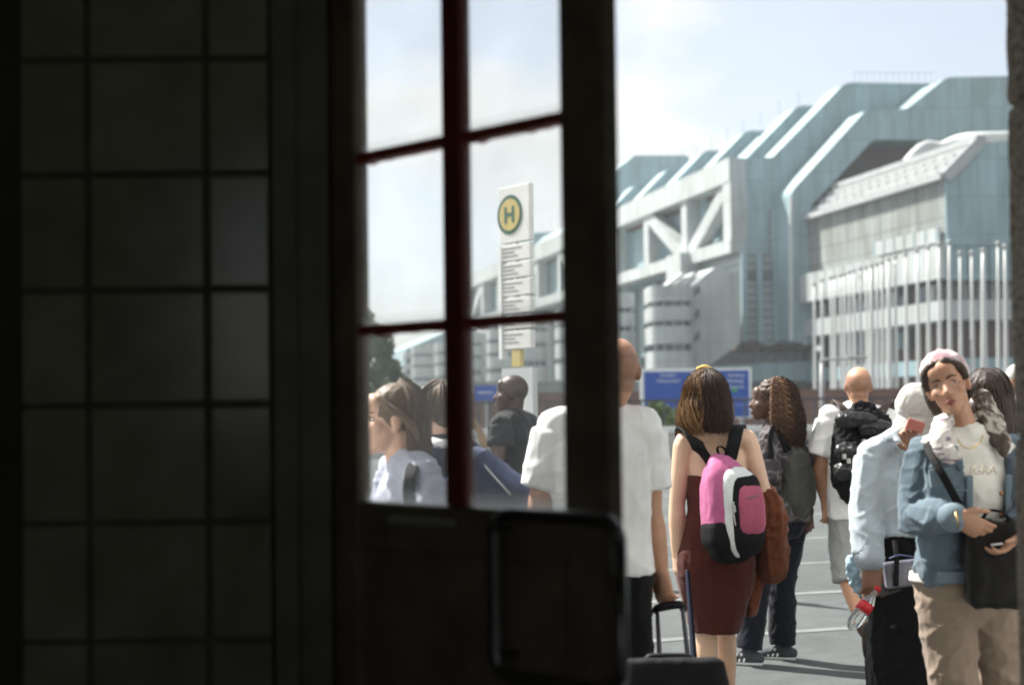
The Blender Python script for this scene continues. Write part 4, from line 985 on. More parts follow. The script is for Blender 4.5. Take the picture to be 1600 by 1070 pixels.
C_white = cloth('white_cotton', (.84, .85, .85)); C_black = cloth('black_cotton', (.0055, .0055, .0062)); C_navy = cloth('navy_cloth', (.020, .026, .052))
H_dark = hair_mat('dark_brown_hair', (.028, .014, .008)); H_brown = hair_mat('brown_hair', (.125, .080, .050)); H_curl = hair_mat('curly_brown_hair', (.045, .022, .012), .6); H_mid = hair_mat('mid_brown_hair', (.085, .048, .026)); H_stub = mat('stubble', (.10, .06, .04), .8, .3, 60)
M_lip = mat('lips', (.30, .10, .085), .4, .1); M_lipd = mat('lips_dark', (.12, .045, .04), .4, .1)
M_rub = mat('rubber_black', (.012, .012, .014), .6, .2, spec=.25); M_sole = mat('pale_sole', (.42, .47, .48), .6, .1)
M_nyl = mat('black_nylon', (.0075, .0075, .0085), .75, .3, 25, .3, 120, spec=.15)

# ---- bald man in the white t-shirt, back turned, pulling a suitcase --------------------------------
f1 = Fig('bald man in white t-shirt and black shorts, back turned, pulling a suitcase', 4.6, (966, 580), (.12, 1), (868, 676), (1006, 674), (908, 905), (976, 905), (842, 800), (1016, 802), (846, 893, .05), (1032, 892, .0),
         (905, 1100, .1), (982, 1098, -.1), (908, 1285, .05), (982, 1280, -.25), sex='m', w=1.05, arm=1.14)
f1.body(S_tan, .007, stubble=1.9, hands={'R': dict(curl=.60, n=(.1, 1, 0), th=(-.8, .6, 0), s=1.05, d=(.12, -.02, -1)), 'L': dict(curl=.4)})
f1.top(C_white, 't_shirt', .022, .045, .70, .012, (.008, 7, .001), .008, bulk=.97)
f1.pants(C_black, 'shorts', .82, .016, .02, sc=.94)
f1.shoe(f1.AL, M_rub, M_sole); f1.shoe(f1.AR, M_rub, M_sole)

# ---- woman in the dark red dress -------------------------------------------------------------------
f2 = Fig('woman in a dark red dress with long dark hair and a pink backpack', 6.0, (1101, 619), (-.3, 1), (1069, 696), (1168, 692), (1096, 850), (1146, 850), (1058, 788), (1194, 776), (1058, 866), (1168, 800, .30),
         (1104, 990), (1133, 988, .15), (1106, 1128), (1136, 1120, .2), sex='f', w=.93, arm=.98)
f2.body(S_light, .007, {'L': dict(curl=.5), 'R': dict(curl=.7)})
dj = lambda x, y, a, b: (f2.j(x, y), (a, b))
dr = [dj(1120, 742, .150, .118), dj(1120, 770, .142, .112), dj(1120, 805, .140, .108), dj(1119, 845, .172, .125), dj(1118, 880, .188, .135), dj(1118, 915, .176, .13), dj(1118, 950, .145, .115), dj(1117, 986, .118, .10)]
solid('dress', [tube([q[0] for q in dr], [q[1] for q in dr], n=24, sub=3, side=f2.side, cap='flat')], cloth('dark_red_jersey', (.062, .0145, .0105), .75), f2.root, .008, 2, (.004, 10, .001, .9))
hs2 = [ell(f2.hp(0, -.016, .03), (.087, .105, .098), f2.hax(), 20), tube([f2.hp(0, -.05, .04), f2.hp(.01, -.075, -.04), f2.hp(.015, -.08, -.10), f2.hp(.01, -.07, -.15)], [(.082, .05), (.092, .05), (.095, .042), (.075, .028)], n=16, sub=4, side=f2.hr)]
hh = f2.hair_shell(hs2, H_dark, vox=.007)
mk('hair_strands', *strands(f2, 3200, f2.j(1100, 664).z, .090, .108, .101, 0, gap=(math.pi/2, .75), r=.0012, wave=.010, seed=3, zj=.05, flare=.012), H_dark, hh, True)
mk('hair_strands', *strands(f2, 520, f2.j(1100, 672).z, .094, .110, .103, 0, gap=(-.2, 2.1), r=.0011, wave=.014, seed=9, zj=.04, flare=.02), hair_mat('sunlit_gold_hair', (.20, .11, .045)), hh, True)  # golden strands on her left side only: sunlight put into the hair colour
mk('hair_tie', *tube([f2.hp(-.03, .0, .128), f2.hp(0, -.005, .135), f2.hp(.03, .0, .128)], [.012, .014, .012], n=10, sub=4), mat('mustard_scrunchie', (.55, .38, .10), .8, .2, 40), f2.root, True)
f2.shoe(f2.AL, M_rub, M_rub); f2.shoe(f2.AR, M_rub, M_rub)
# pink backpack
M_pink = cloth('pink_nylon', (.40, .105, .23), .6, .10, .25, 90, .1); M_pink2 = cloth('rose_pocket', (.36, .085, .14), .6, .10, .25, 90, .1); M_lg = cloth('pale_grey_trim', (.60, .64, .64), .6)
bpn = nrm((.36, -.93, .10)); bpr = nrm((.93, .36, 0)); bpu = bpr.cross(bpn)*-1; bpu = bpn.cross(bpr)*-1 if bpu.z < 0 else bpu
bpu = Vector((0, 0, 1)) - bpn*bpn.z; bpu.normalize(); bpr = bpu.cross(bpn)*-1; bpr = bpn.cross(bpu)*-1
if bpr.x < 0: bpr = -bpr
bk = thing('backpack', f2.j(1135, 870, -.2), 'bright pink and black backpack worn by the woman in the dress', 'backpack')
bcx = f2.j(1136, 785, -.19)
BS = .86
def bq(r, u, n): return bcx + (bpr*r*.90 + bpu*u + bpn*n*.92)*BS
solid('main_compartment', [tube([bq(.0, -.235, 0), bq(.0, -.18, 0), bq(0, 0, .01), bq(-.012, .12, 0), bq(-.018, .20, -.03), bq(-.018, .232, -.05)], [(.1040, .0630), (.1184, .0840), (.1200, .0924), (.1056, .0840), (.0680, .0588), (.0400, .0336)], n=24, sub=4, side=bpr, pw=3.2)], M_pink, bk, .007, 3, (.003, 12, .001))
solid('base_panel', [tube([bq(.005, -.262, 0), bq(.004, -.20, .004), bq(.0, -.12, .004)], [(.0992, .0655), (.1264, .0916), (.1248, .0949)], n=24, sub=4, side=bpr, pw=3.2)], M_nyl, bk, .007, 2)
solid('trim_panel', [tube([bq(.055, -.245, .06), bq(.035, -.17, .075), bq(.03, 0, .085), bq(.03, .11, .078), bq(.035, .165, .055)], [(.0680, .0420), (.0944, .0521), (.0976, .0538), (.0896, .0487), (.0560, .0252)], n=24, sub=4, side=bpr, pw=3.4)], M_lg, bk, .006, 2)
solid('front_panel', [tube([bq(.068, -.250, .066), bq(.055, -.18, .086), bq(.048, -.02, .098), bq(.05, .09, .09), bq(.05, .125, .07)], [(.0656, .0420), (.0880, .0538), (.0880, .0554), (.0832, .0487), (.0640, .0336)], n=24, sub=4, side=bpr, pw=3.4)], M_nyl, bk, .006, 2)
pk = solid('front_pocket', [tube([bq(.070, -.175, .118), bq(.066, -.13, .135), bq(.064, -.03, .145), bq(.066, .055, .132), bq(.066, .082, .115)], [(.0480, .0210), (.0672, .0302), (.0688, .0319), (.0640, .0286), (.0440, .0168)], n=24, sub=4, side=bpr, pw=3.4)], M_pink2, bk, .005, 2, (.002, 18))
lg_ = [(-.045, .0), (-.036, .006), (-.027, -.002), (-.018, .005), (-.008, .001), (.002, .007), (.011, .0), (.021, .006), (.03, .002), (.04, .010)]
mk('logo_mark', *tube([bq(.066+a, .018+b+a*.12, .1835) for a, b in lg_], [(.0022, .0018)]*10, n=6, sub=4), mat('grey_logo', (.20, .19, .18), .6), pk, True)
strap([bq(-.052, .0, .158), bq(-.056, -.06, .158), bq(-.045, -.12, .15)], .006, .004, mat('zip_silver', (.5, .5, .5), .35, metal=.6), bk, 'zip')
mk('zip_pull', *tube([bq(-.052, -.02, .165), bq(-.050, -.05, .166)], [.004, .004], n=8, sub=1), MATS['zip_silver'], bk, True)
strap([bq(-.02, .24, -.02), bq(-.01, .29, -.05), bq(.02, .30, -.06), bq(.05, .28, -.06), bq(.055, .23, -.04)], .018, .006, M_nyl, bk, 'grab_loop', bpn)
strap([f2.j(1110, 722, -.12), f2.j(1090, 696, -.13), f2.j(1072, 676, -.08), f2.j(1063, 676, .03), f2.j(1066, 700, .11), f2.j(1078, 745, .13)], .062, .012, M_nyl, bk, 'shoulder_strap', (0.75, -.2, -.6))
strap([f2.j(1141, 716, -.12), f2.j(1147, 690, -.12), f2.j(1152, 668, -.06), f2.j(1156, 668, .04), f2.j(1156, 700, .12), f2.j(1158, 745, .13)], .062, .012, M_nyl, bk, 'shoulder_strap', (1, 0, 0))
# brown jacket over her arm
jk = thing('jacket', f2.j(1205, 900, .0), 'rust brown jacket hanging over the arm of the woman in the dress', 'jacket')
solid('jacket_cloth', [tube([f2.j(1186, 782, .14), f2.j(1200, 778, .02), f2.j(1206, 800, -.02), f2.j(1207, 850, -.02), f2.j(1208, 890, -.01), f2.j(1207, 903, 0)], [(.03, .05), (.045, .06), (.06, .06), (.068, .055), (.064, .05), (.04, .03)], n=20, sub=4, side=(1, 0, 0)),
                       tube([f2.j(1184, 790, .1), f2.j(1186, 860, .06), f2.j(1178, 915, .05), f2.j(1172, 955, .05)], [(.05, .05), (.055, .045), (.04, .035), (.03, .025)], n=16, sub=4)], cloth('rust_cloth', (.135, .045, .022), .9), jk, .007, 3, (.014, 11, .002, .2))

# ---- person with curly hair ---------------------------------------------------------------------
f3 = Fig('person with curly brown hair in a patterned shirt and dark jeans', 7.9, (1199, 627), (-1, .12), (1201, 693, -.14), (1250, 692, .16), (1207, 800, -.08), (1240, 800, .08), (1197, 755, -.22), (1262, 752, .2), (1180, 795, -.28), (1262, 800, .05),
         (1183, 908, -.1), (1222, 908, .02), (1170, 1018, -.12), (1222, 1010, .05), ff=(-.8, .55), sex='f', w=1.06, arm=1.05, neck=(1213, 672, .02))
f3.body(S_dark, .008)
f3.face(H_curl, M_lipd)
def tribal(t, b):
    g = t.nodes.new('ShaderNodeTexCoord'); n = t.nodes.new('ShaderNodeTexNoise'); n.inputs['Scale'].default_value = 9; t.links.new(g.outputs['Object'], n.inputs['Vector'])
    mx = t.nodes.new('ShaderNodeMixRGB'); mx.inputs['Fac'].default_value = .12; t.links.new(g.outputs['Object'], mx.inputs['Color1']); t.links.new(n.outputs['Color'], mx.inputs['Color2'])
    v = t.nodes.new('ShaderNodeTexVoronoi'); v.feature = 'DISTANCE_TO_EDGE'; v.inputs['Scale'].default_value = 13; t.links.new(mx.outputs['Color'], v.inputs['Vector'])
    r = t.nodes.new('ShaderNodeValToRGB'); r.color_ramp.elements[0].position = .03; r.color_ramp.elements[1].position = .10; r.color_ramp.elements[0].color = (.125, .11, .115, 1); r.color_ramp.elements[1].color = (.034, .030, .034, 1)
    t.links.new(v.outputs['Distance'], r.inputs['Fac']); t.links.new(r.outputs['Color'], b.inputs['Base Color']); b.inputs['Roughness'].default_value = .9
f3.top(node_mat('patterned_cotton', tribal), 'patterned_shirt', .026, -.12, 1.0, .02, (.009, 8), .009, bulk=1.05)
f3.pants(cloth('dark_denim', (.0055, .0075, .0135), .85), 'jeans', 1.95, .014, .026, (.008, 9))
c3 = [ell(f3.hp(0, -.045, .045), (.100, .105, .095), f3.hax(), 20), tube([f3.hp(0, -.09, .03), f3.hp(0, -.125, -.06), f3.hp(0, -.13, -.15), f3.hp(0, -.15, -.21)], [(.105, .085), (.115, .08), (.10, .065), (.06, .035)], n=16, sub=4, side=f3.hr)]
h3 = f3.hair_shell(c3, H_curl, vox=.008, fold=(.010, 45, .004, .7))
mk('curls', *strands(f3, 1150, f3.j(1215, 688).z, .118, .128, .108, 0, gap=(math.pi/2, 1.35), r=.0026, curl=.0095, freq=80, K=44, seed=4, zj=.06, ctr=(0, -.055, .03), flare=.035), H_curl, h3, True)
mk('curls', *strands(f3, 480, f3.j(1215, 680).z, .122, .118, .112, 0, gap=(math.pi/2, 1.3), r=.0026, curl=.0095, freq=80, K=44, seed=14, zj=.06, ctr=(0, -.05, .03), flare=.03), hair_mat('light_curls', (.16, .085, .045)), h3, True)
for a, ff_ in ((f3.AL, (-.9, .35, 0)), (f3.AR, (-.9, .35, 0))):
    sh = f3.shoe(a, cloth('sneaker_dark', (.05, .055, .065), .8), M_sole, ff_, name='sneaker')
    fv = nrm(ff_); sv = Vector((fv.y, -fv.x, 0)); sv = sv if sv.y < 0 else -sv
    for k in range(3):
        g = a-Vector((0, 0, .08))+fv*(.015+k*.028)+sv*.038; mk('stripe', *beam(g+Vector((0, 0, .025))+fv*.012, g+Vector((0, 0, .075))-fv*.008-sv*.008, .011, .006, tuple(sv)), M_swht, sh)
bk3 = thing('backpack', f3.j(1245, 800, .0), 'slim olive grey backpack on the curly-haired person', 'backpack')
M_olive = cloth('olive_nylon', (.052, .054, .047), .6, .12, .3, 60)
solid('main_compartment', [tube([f3.j(1247, 801, -.12), f3.j(1247, 785, -.12), f3.j(1246, 750, -.12), f3.j(1240, 715, -.10), f3.j(1236, 703, -.08)], [(.06, .045), (.105, .075), (.112, .085), (.075, .065), (.035, .03)], n=20, sub=4, side=(.8, .6, 0), pw=2.6)], M_olive, bk3, .008, 3, (.008, 10, .002))
strap([f3.j(1236, 716, -.13), f3.j(1226, 690, -.18), f3.j(1215, 668, -.14), f3.j(1205, 680, -.2), f3.j(1204, 715, -.26)], .055, .012, M_nyl, bk3, 'shoulder_strap', (.7, .5, -.5))
strap([f3.j(1240, 712, -.05), f3.j(1250, 690, .02), f3.j(1252, 672, .1), f3.j(1250, 690, .25)], .05, .012, M_nyl, bk3, 'shoulder_strap', (.7, .5, -.5))
strap([f3.j(1256, 725, -.1), f3.j(1264, 745, -.1), f3.j(1268, 770, -.1)], .022, .008, M_nyl, bk3, 'side_strap')
mk('strap_clip', *rbox(f3.j(1269, 752, -.12), np.eye(3), (.011, .008, .024), .005, 4), M_swht, bk3, True)

# ---- tall bald man with the black backpack -------------------------------------------------------
f4 = Fig('tall bald man in white t-shirt and grey shorts with a black backpack', 7.9, (1341, 604), (.1, 1), (1296, 657), (1384, 659), (1320, 797), (1362, 797), (1281, 738), (1402, 740), (1290, 783), (1402, 790),
         (1325, 902, -.05), (1366, 900, .25), (1352, 985, -.3), (1372, 1000, .42), sex='m', w=1.03, arm=1.14, hs=1.03)
f4.body(S_tan, .008, stubble=1.5, hands={'L': dict(curl=.55, s=1.15, th=(.9, .4, 0), n=(.3, .9, 0))})
f4.top(C_white, 't_shirt', .028, -.08, .68, .028, (.009, 7, .001), .009, bulk=1.06)
f4.pants(cloth('grey_shorts_cloth', (.30, .31, .31), .9), 'shorts', 1.08, .028, .012)
f4.shoe(f4.AL, cloth('brown_suede', (.07, .045, .035), .9), M_rub, (.12, .5, -.85), (-.3, .8, .5)); f4.shoe(f4.AR, MATS['brown_suede'], M_rub)
bk4 = thing('backpack', f4.j(1345, 780, -.2), 'bulky black backpack with pockets on the tall bald man', 'backpack')
def b4(x, y, d=-.26): return f4.j(x, y, d)
solid('main_compartment', [tube([b4(1345, 775), b4(1346, 755), b4(1347, 710), b4(1349, 665), b4(1349, 645), b4(1349, 636)], [(.12, .07), (.165, .10), (.178, .115), (.165, .10), (.12, .07), (.07, .04)], n=22, sub=4, side=(1, 0, 0), pw=3)], M_nyl, bk4, .008, 2, (.010, 14, .004))
M_nylg = mat('glossy_black_nylon', (.016, .016, .018), .35, .4, 30, .5, 60)
for (x, y, w_, h_) in ((1340, 705, .13, .075), (1338, 655, .12, .05), (1368, 668, .10, .06), (1335, 735, .12, .06)):
    solid('pocket', [tube([b4(x, y+h_/.00395*.5, -.38), b4(x, y, -.41), b4(x, y-h_/.00395*.5, -.37)], [(w_*.8, .025), (w_, .045), (w_*.75, .02)], n=18, sub=4, side=(1, 0, .05), pw=3)], M_nylg, bk4, .007, 2, (.006, 25, .003))
strap([b4(1335, 640, -.30), b4(1337, 630, -.32), b4(1350, 628, -.32), b4(1364, 632, -.32), b4(1365, 641, -.30)], .02, .01, M_nyl, bk4, 'grab_loop', (0, 1, 0))
strap([b4(1326, 652, -.22), b4(1315, 634, -.17), b4(1306, 628, -.05), b4(1306, 650, .15), b4(1312, 700, .17)], .06, .012, mat('brown_strap', (.05, .03, .026), .7, .2, 20), bk4, 'shoulder_strap', (1, 0, -.4))
strap([b4(1372, 652, -.22), b4(1384, 634, -.17), b4(1393, 628, -.05), b4(1392, 650, .15), b4(1386, 700, .17)], .06, .012, MATS['brown_strap'], bk4, 'shoulder_strap', (1, 0, .4))
for (x, y) in ((1319, 713), (1328, 702), (1326, 720), (1350, 690)): mk('buckle', *rbox(b4(x, y, -.44), np.eye(3), (.012, .008, .016), .004, 4), mat('buckle_grey', (.35, .35, .34), .3, metal=.3), bk4, True)

# ---- woman in the pale headscarf -------------------------------------------------------------------
f5 = Fig('woman in pale headscarf and light blue shirt holding a bottle', 5.8, (1437, 645), (.8, .45), (1362, 716, -.05), (1452, 708, .1), (1392, 850), (1436, 850), (1349, 800, -.10), (1462, 770, .0), (1360, 882, -.20), (1432, 700, -.20),
         (1395, 990), (1440, 990), (1395, 1130), (1440, 1130), ff=(.5, .86), nod=.25, sex='f', w=1.06, neck=(1418, 684))
f5.body(skin('skin_brown', (.26, .14, .09)), .007, {'L': dict(curl=.5, s=1.2, th=(.95, .2, 0), n=(-.1, 1, 0), d=(.05, 0, -1)), 'R': dict(curl=.8, n=(0, -1, .2), th=(-1, 0, .3), d=(-.5, -.1, .8))})
C_scarf = cloth('pale_headscarf', (.46, .455, .43), .9, .06, .5, 120)
solid('headscarf', [ell(f5.hp(0, -.012, .03), (.093, .116, .105), f5.hax(), 22), ell(f5.hp(0, .0, -.05), (.085, .095, .10), f5.hax(), 20), tube([f5.hp(0, -.03, -.08), f5.j(1420, 686), f5.j(1415, 705)], [(.085, .09), (.09, .085), (.10, .08)], n=18, sub=4)], C_scarf, f5.root, .007, 3, (.004, 16, .0005, .2))
C_shirt = cloth('pale_blue_linen', (.37, .43, .47), .9, .07, .5, 110)
sh_ex = [tube([f5.j(1398, 735), f5.j(1402, 790), f5.j(1398, 840, .02), f5.j(1394, 868, .03)], [(.16, .14), (.175, .15), (.17, .15), (.16, .14)], n=20, sub=4, side=f5.side, cap='flat')]
f5.top(C_shirt, 'shirt', .026, .1, 1.84, .010, (.0065, 10, .001, .16), .008, extra=sh_ex, sleevesR=1.6)
cf = f5.EL.lerp(f5.WL, .72); cf2 = f5.EL.lerp(f5.WL, .92)
mk('rolled_cuff', *tube([cf-(cf2-cf)*.3, cf, cf2], [.063, .066, .064], n=18, sub=3), C_shirt, f5.root, True)
mk('collar', *tube([f5.j(1386, 684, -.1), f5.j(1402, 680, -.16), f5.j(1414, 700, -.16), f5.j(1412, 720, -.15)], [(.018, .008), (.03, .01), (.028, .01), (.008, .005)], n=10, sub=4, side=(0.3, -.4, -1)), C_shirt, f5.root, True)
solid('long_skirt', [f5.torso(.012, -.12, .06), tube([f5.j(1412, 850, .02), f5.j(1412, 920, -.02), f5.j(1414, 1000, -.04), f5.j(1416, 1110, -.05)], [(.16, .13), (.17, .15), (.165, .16), (.17, .17)], n=20, sub=3, side=f5.side, cap='flat')], C_black, f5.root, .009, 4, (.012, 8, 0, .25))
f5.shoe(f5.AL, M_rub, M_rub); f5.shoe(f5.AR, M_rub, M_rub)
ph_ = thing('phone', f5.j(1430, 668, -.24), 'coral red phone held up beside the pale headscarf', 'phone')
bevel_obj(mk('phone_case', *obox(f5.j(1430, 665, -.25), (nrm((.95, 0, -.3)), nrm((0, 1, .2)), nrm((.3, -.2, .95))), (.038, .006, .026)), mat('coral_case', (.40, .13, .10), .5, .05), ph_), .008, 3)
bt = thing('bottle', f5.j(1345, 960, -.12), 'clear plastic bottle with red label in the headscarf woman\'s hand', 'bottle')
def clear_mat(t, b):
    b.inputs['Base Color'].default_value = (.92, .96, .96, 1); b.inputs['Roughness'].default_value = .08; b.inputs['Transmission Weight'].default_value = .85; b.inputs['IOR'].default_value = 1.2
M_clear = node_mat('clear_plastic', clear_mat)
b0, b1 = f5.j(1364, 930, -.26), f5.j(1334, 972, -.28); bd = (b1-b0).normalized()
mk('bottle_body', *tube([b0-bd*.03, b0, b0+bd*.03, b0+bd*.07, b0+bd*.09, b0+bd*.13, b1, b1+bd*.02], [.011, .013, .027, .031, .029, .031, .030, .020], n=18, sub=4), M_clear, bt, True)
mk('label', *tube([b0+bd*.042, b0+bd*.085], [.0322, .0322], n=20, sub=1, cap='flat'), mat('red_label', (.55, .02, .03), .4, .1, 20), bt, True)
mk('cap', *tube([b0-bd*.045, b0-bd*.026], [.0145, .0145], n=14, sub=1, cap='flat'), MATS['red_label'], bt, True)
bg_ = thing('plastic_bag', f5.j(1330, 900, .02), 'crumpled light blue bag hanging behind the rolled cuff', 'bag')
solid('bag_film', [tube([f5.j(1336, 868, .0), f5.j(1330, 885, .0), f5.j(1336, 905, .0), f5.j(1346, 935, .0)], [(.012, .012), (.028, .015), (.026, .015), (.008, .008)], n=14, sub=4)], cloth('pale_blue_film', (.36, .52, .62), .5), bg_, .006, 2, (.012, 22, .004, 1.0))
po = thing('clear_pouch', f5.j(1410, 915, -.40), 'small milky zip pouch at the hip of the headscarf woman', 'pouch')
bevel_obj(mk('pouch_film', *obox(f5.j(1409, 896, -.36), (nrm((1, 0, .1)), nrm((0, 1, 0)), nrm((-.1, 0, 1))), (.075, .022, .056)), mat('milky_film', (.15, .15, .19), .3, .5, 12, spec=.5), po), .012, 3)
strap([f5.j(1390, 872, -.385), f5.j(1405, 867, -.385), f5.j(1428, 870, -.385)], .012, .006, M_navyz if 'M_navyz' in globals() else mat('navy_zip', (.05, .06, .14), .5), po, 'zip')
strap([f5.j(1398, 845, -.34), f5.j(1401, 874, -.39), f5.j(1400, 915, -.39)], .022, .006, M_nyl, po, 'band', (1, 0, 0))
# ---- woman in the denim jacket, facing the camera --------------------------------------------------
f6 = Fig('woman in blue denim jacket and beige trousers facing the camera', 4.7, (1481, 603), (-.42, -.91), (1444, 716), (1573, 712), (1472, 905), (1546, 905), (1424, 808, -.03), (1596, 806, -.02), (1497, 808, -.24), (1588, 838, -.24),
         (1494, 1085, -.02), (1568, 1082, .05), (1500, 1255), (1565, 1250, .08), ff=(-.15, -1), tilt=-.30, sex='f', w=1.0, neck=(1511, 684), arm=1.0, hs=.95)
# which way the roll goes: top of the head leans to picture left
if f6.hu.x > 0:
    f6.hu = Matrix.Rotation(.60, 3, nrm((-.42, -.91, 0))) @ f6.hu; f6.hr = f6.hf.cross(f6.hu).normalized()
f6.body(S_olive, .0055, {'L': dict(curl=.28, d=(.86, -.12, -.50), n=(-.2, .6, -.7), th=(.35, -.3, .8), s=1.0), 'R': dict(curl=.5, d=(-.6, -.2, -.5))}, sm=2)
f6.face(H_dark, M_lip)
C_den = cloth('blue_denim', (.105, .145, .178), .85, .28, .5, 80); C_den2 = cloth('denim_cuff', (.15, .20, .24), .85, .15, .5, 80); C_tee = cloth('white_tee', (.68, .67, .62)); C_beige = cloth('beige_twill', (.25, .195, .15), .9, .1, .4, 70)
f6.top(C_tee, 'tee', .016, .05, 0, 0, (.005, 8), .007, t1=.98)
fw = f6.ff
# jacket: back, sleeves and two open fronts
jp = [f6.armtube(f6.SL, f6.EL, f6.WL, .017, 1.84, .006), f6.armtube(f6.SR, f6.ER, f6.WR, .017, 1.8, .006)]
for k_ in (f6.SL, f6.SR): jp.append(tube([f6.neck.lerp(k_, .52)+Vector((0, 0, .004)), k_+Vector((0, 0, .012))], [(.058, .06), (.066, .068)], n=14, sub=4))
def tj(t, r, n): 
    c = f6.H.lerp(f6.S, t); return c + f6.side*r + fw*n
for sg_, edge in ((-1, (.062, .060, .056, .050, .06)), (1, (.112, .11, .105, .10, .09))):
    ts = (.08, .3, .55, .78, .97)
    wd = (.160, .150, .146, .148, .13)
    for k in range(len(ts)-1): pass
    pts = []; rad = []
    for t, e, w_ in zip(ts, edge, wd):
        if sg_ < 0: a, b = -w_-.014, (-.012 if t < .9 else -.05)
        else: a, b = .135, w_+.024
        pts.append(tj(t, (a+b)/2, .050)); rad.append(((b-a)/2+.012, .085 if t < .9 else .06))
    jp.append(tube(pts, rad, n=18, sub=3, side=f6.side, pw=3))
jp.append(tube([tj(t, 0, -.07) for t in (.08, .4, .7, .97)], [(.165, .06), (.15, .055), (.16, .06), (.13, .05)], n=18, sub=3, side=f6.side, pw=3))
jck = solid('denim_jacket', jp, C_den, f6.root, .0065, 3, (.010, 9, .002, .9))
cu0 = f6.EL.lerp(f6.WL, .70); cu1 = f6.EL.lerp(f6.WL, .93)
mk('cuff', *tube([cu0, cu0.lerp(cu1, .5), cu1], [.052, .054, .053], n=18, sub=3), C_den2, jck, True)
mk('chest_pocket', *obox(f6.j(1470, 745, -.165)+fw*.012, (nrm((1, -.1, .12)), nrm((.1, 1, 0)), nrm((-.12, 0, 1))), (.040, .006, .030)), C_den2, jck)
strap([tj(.07, -.17, .03), tj(.06, -.12, .13), tj(.06, -.02, .148)], .045, .012, C_den2, jck, 'waistband', (0, 0, 1))
for t in (.2, .4, .6): mk('button', *ell(tj(t, -.012, .148), (.008, .006, .008), n=8), mat('copper_button', (.35, .16, .08), .35, metal=.6), jck, True)
for t in (.35, .55, .72): mk('button', *ell(tj(t, .098, .142), (.008, .006, .008), n=8), MATS['copper_button'], jck, True)
solid('tee_hem', [tube([tj(-.02, -.02, 0), tj(.06, -.02, 0)], [(.185, .138), (.18, .135)], n=24, sub=2, side=f6.side, cap='flat')], C_tee, f6.root, .007, 1, (.003, 10))
text('tee_lettering', 'IGRA', f6.j(1535, 735, -.20)+fw*.012, (1, 0, .0), (0, 0, 1), .043, mat('tan_print', (.46, .40, .30), .8), f6.root, .002)
solid('trousers', [f6.torso(.020, -.17, .02), ell(f6.H-Vector((0, 0, .085)), (.13, .115, .09)), f6.legtube(f6.HL, f6.KL, f6.AL, .02, 1.9, .012, 1.04), f6.legtube(f6.HR, f6.KR, f6.AR, .02, 1.9, .012, 1.04)], C_beige, f6.root, .0075, 3, (.008, 8, .001, 1.3))
f6.shoe(f6.AL, M_rub, M_rub, (-.2, -1, 0)); f6.shoe(f6.AR, M_rub, M_rub, (.1, -1, 0))
for e_, sg_ in ((-.014, -1), (.128, 1)):
    strap([tj(t, e_, .1385 if sg_ < 0 else .128) for t in (.1, .3, .5, .7, .86)], .026, .010, C_den2, jck, 'button_placket', tuple(f6.side))
for q_, w_ in ((-1, .055),):
    kk = f6.SL if q_ < 0 else f6.SR; mk('collar', *tube([f6.neck.lerp(kk, .35)-fw*.04+Vector((0, 0, .035)), f6.neck.lerp(kk, .50)+fw*.03+Vector((0, 0, .03)), f6.neck.lerp(kk, .45)+fw*.085-Vector((0, 0, .025)), f6.neck.lerp(kk, .30)+fw*.12-Vector((0, 0, .085))], [(.03, .008), (.036, .009), (.036, .009), (.012, .006)], n=12, sub=5, side=tuple(f6.side)), C_den, jck, True)
strap([tj(.76, -.155, .10), tj(.755, -.09, .142), tj(.75, -.02, .142)], .006, .004, C_den2, jck, 'yoke_seam', (0, 0, 1))
strap([f6.SL.lerp(f6.EL, .1)+fw*.07, f6.SL.lerp(f6.EL, .0)+fw*.05+f6.side*.05, f6.SL+Vector((0, 0, .075))+f6.side*.04], .006, .004, C_den2, jck, 'shoulder_seam')
# hair, headband, scarf
hs6 = [ell(f6.hp(0, -.030, .040), (.080, .094, .088), f6.hax(), 20), tube([f6.hp(.04, -.08, .03), f6.hp(.05, -.10, -.05), f6.hp(.05, -.09, -.12)], [(.06, .05), (.055, .045), (.035, .03)], n=14, sub=4),
       tube([f6.hp(-.02, .062, .092), f6.hp(-.062, .040, .062), f6.hp(-.077, .018, .015)], [.016, .018, .012], n=10, sub=4), tube([f6.hp(.02, .062, .092), f6.hp(.062, .040, .062), f6.hp(.077, .018, .010)], [.016, .018, .012], n=10, sub=4)]
f6.hair_shell(hs6, hair_mat('chestnut_hair', (.050, .028, .018)), vox=.005, fold=(.003, 40, 0, .4))
def bandana(t, b):
    g = t.nodes.new('ShaderNodeTexCoord'); v = t.nodes.new('ShaderNodeTexNoise'); v.inputs['Scale'].default_value = 16; v.inputs['Detail'].default_value = 3; t.links.new(g.outputs['Object'], v.inputs['Vector'])
    r = t.nodes.new('ShaderNodeValToRGB'); r.color_ramp.elements[0].position = .40; r.color_ramp.elements[1].position = .62; r.color_ramp.elements[0].color = (.36, .22, .25, 1); r.color_ramp.elements[1].color = (.54, .48, .47, 1)
    t.links.new(v.outputs['Fac'], r.inputs['Fac']); t.links.new(r.outputs['Color'], b.inputs['Base Color']); b.inputs['Roughness'].default_value = .85
solid('head_cloth', [ell(f6.hp(0, -.044, .052), (.0855, .097, .092), f6.hax(), 22)], node_mat('pink_headband', bandana), f6.root, .006, 2, (.004, 16, .001, .8))
hb = [f6.hp(-.083, -.03, .0), f6.hp(-.086, -.005, .05), f6.hp(-.064, .014, .110), f6.hp(0, .022, .139), f6.hp(.064, .014, .110), f6.hp(.086, -.005, .05), f6.hp(.083, -.03, -.01)]
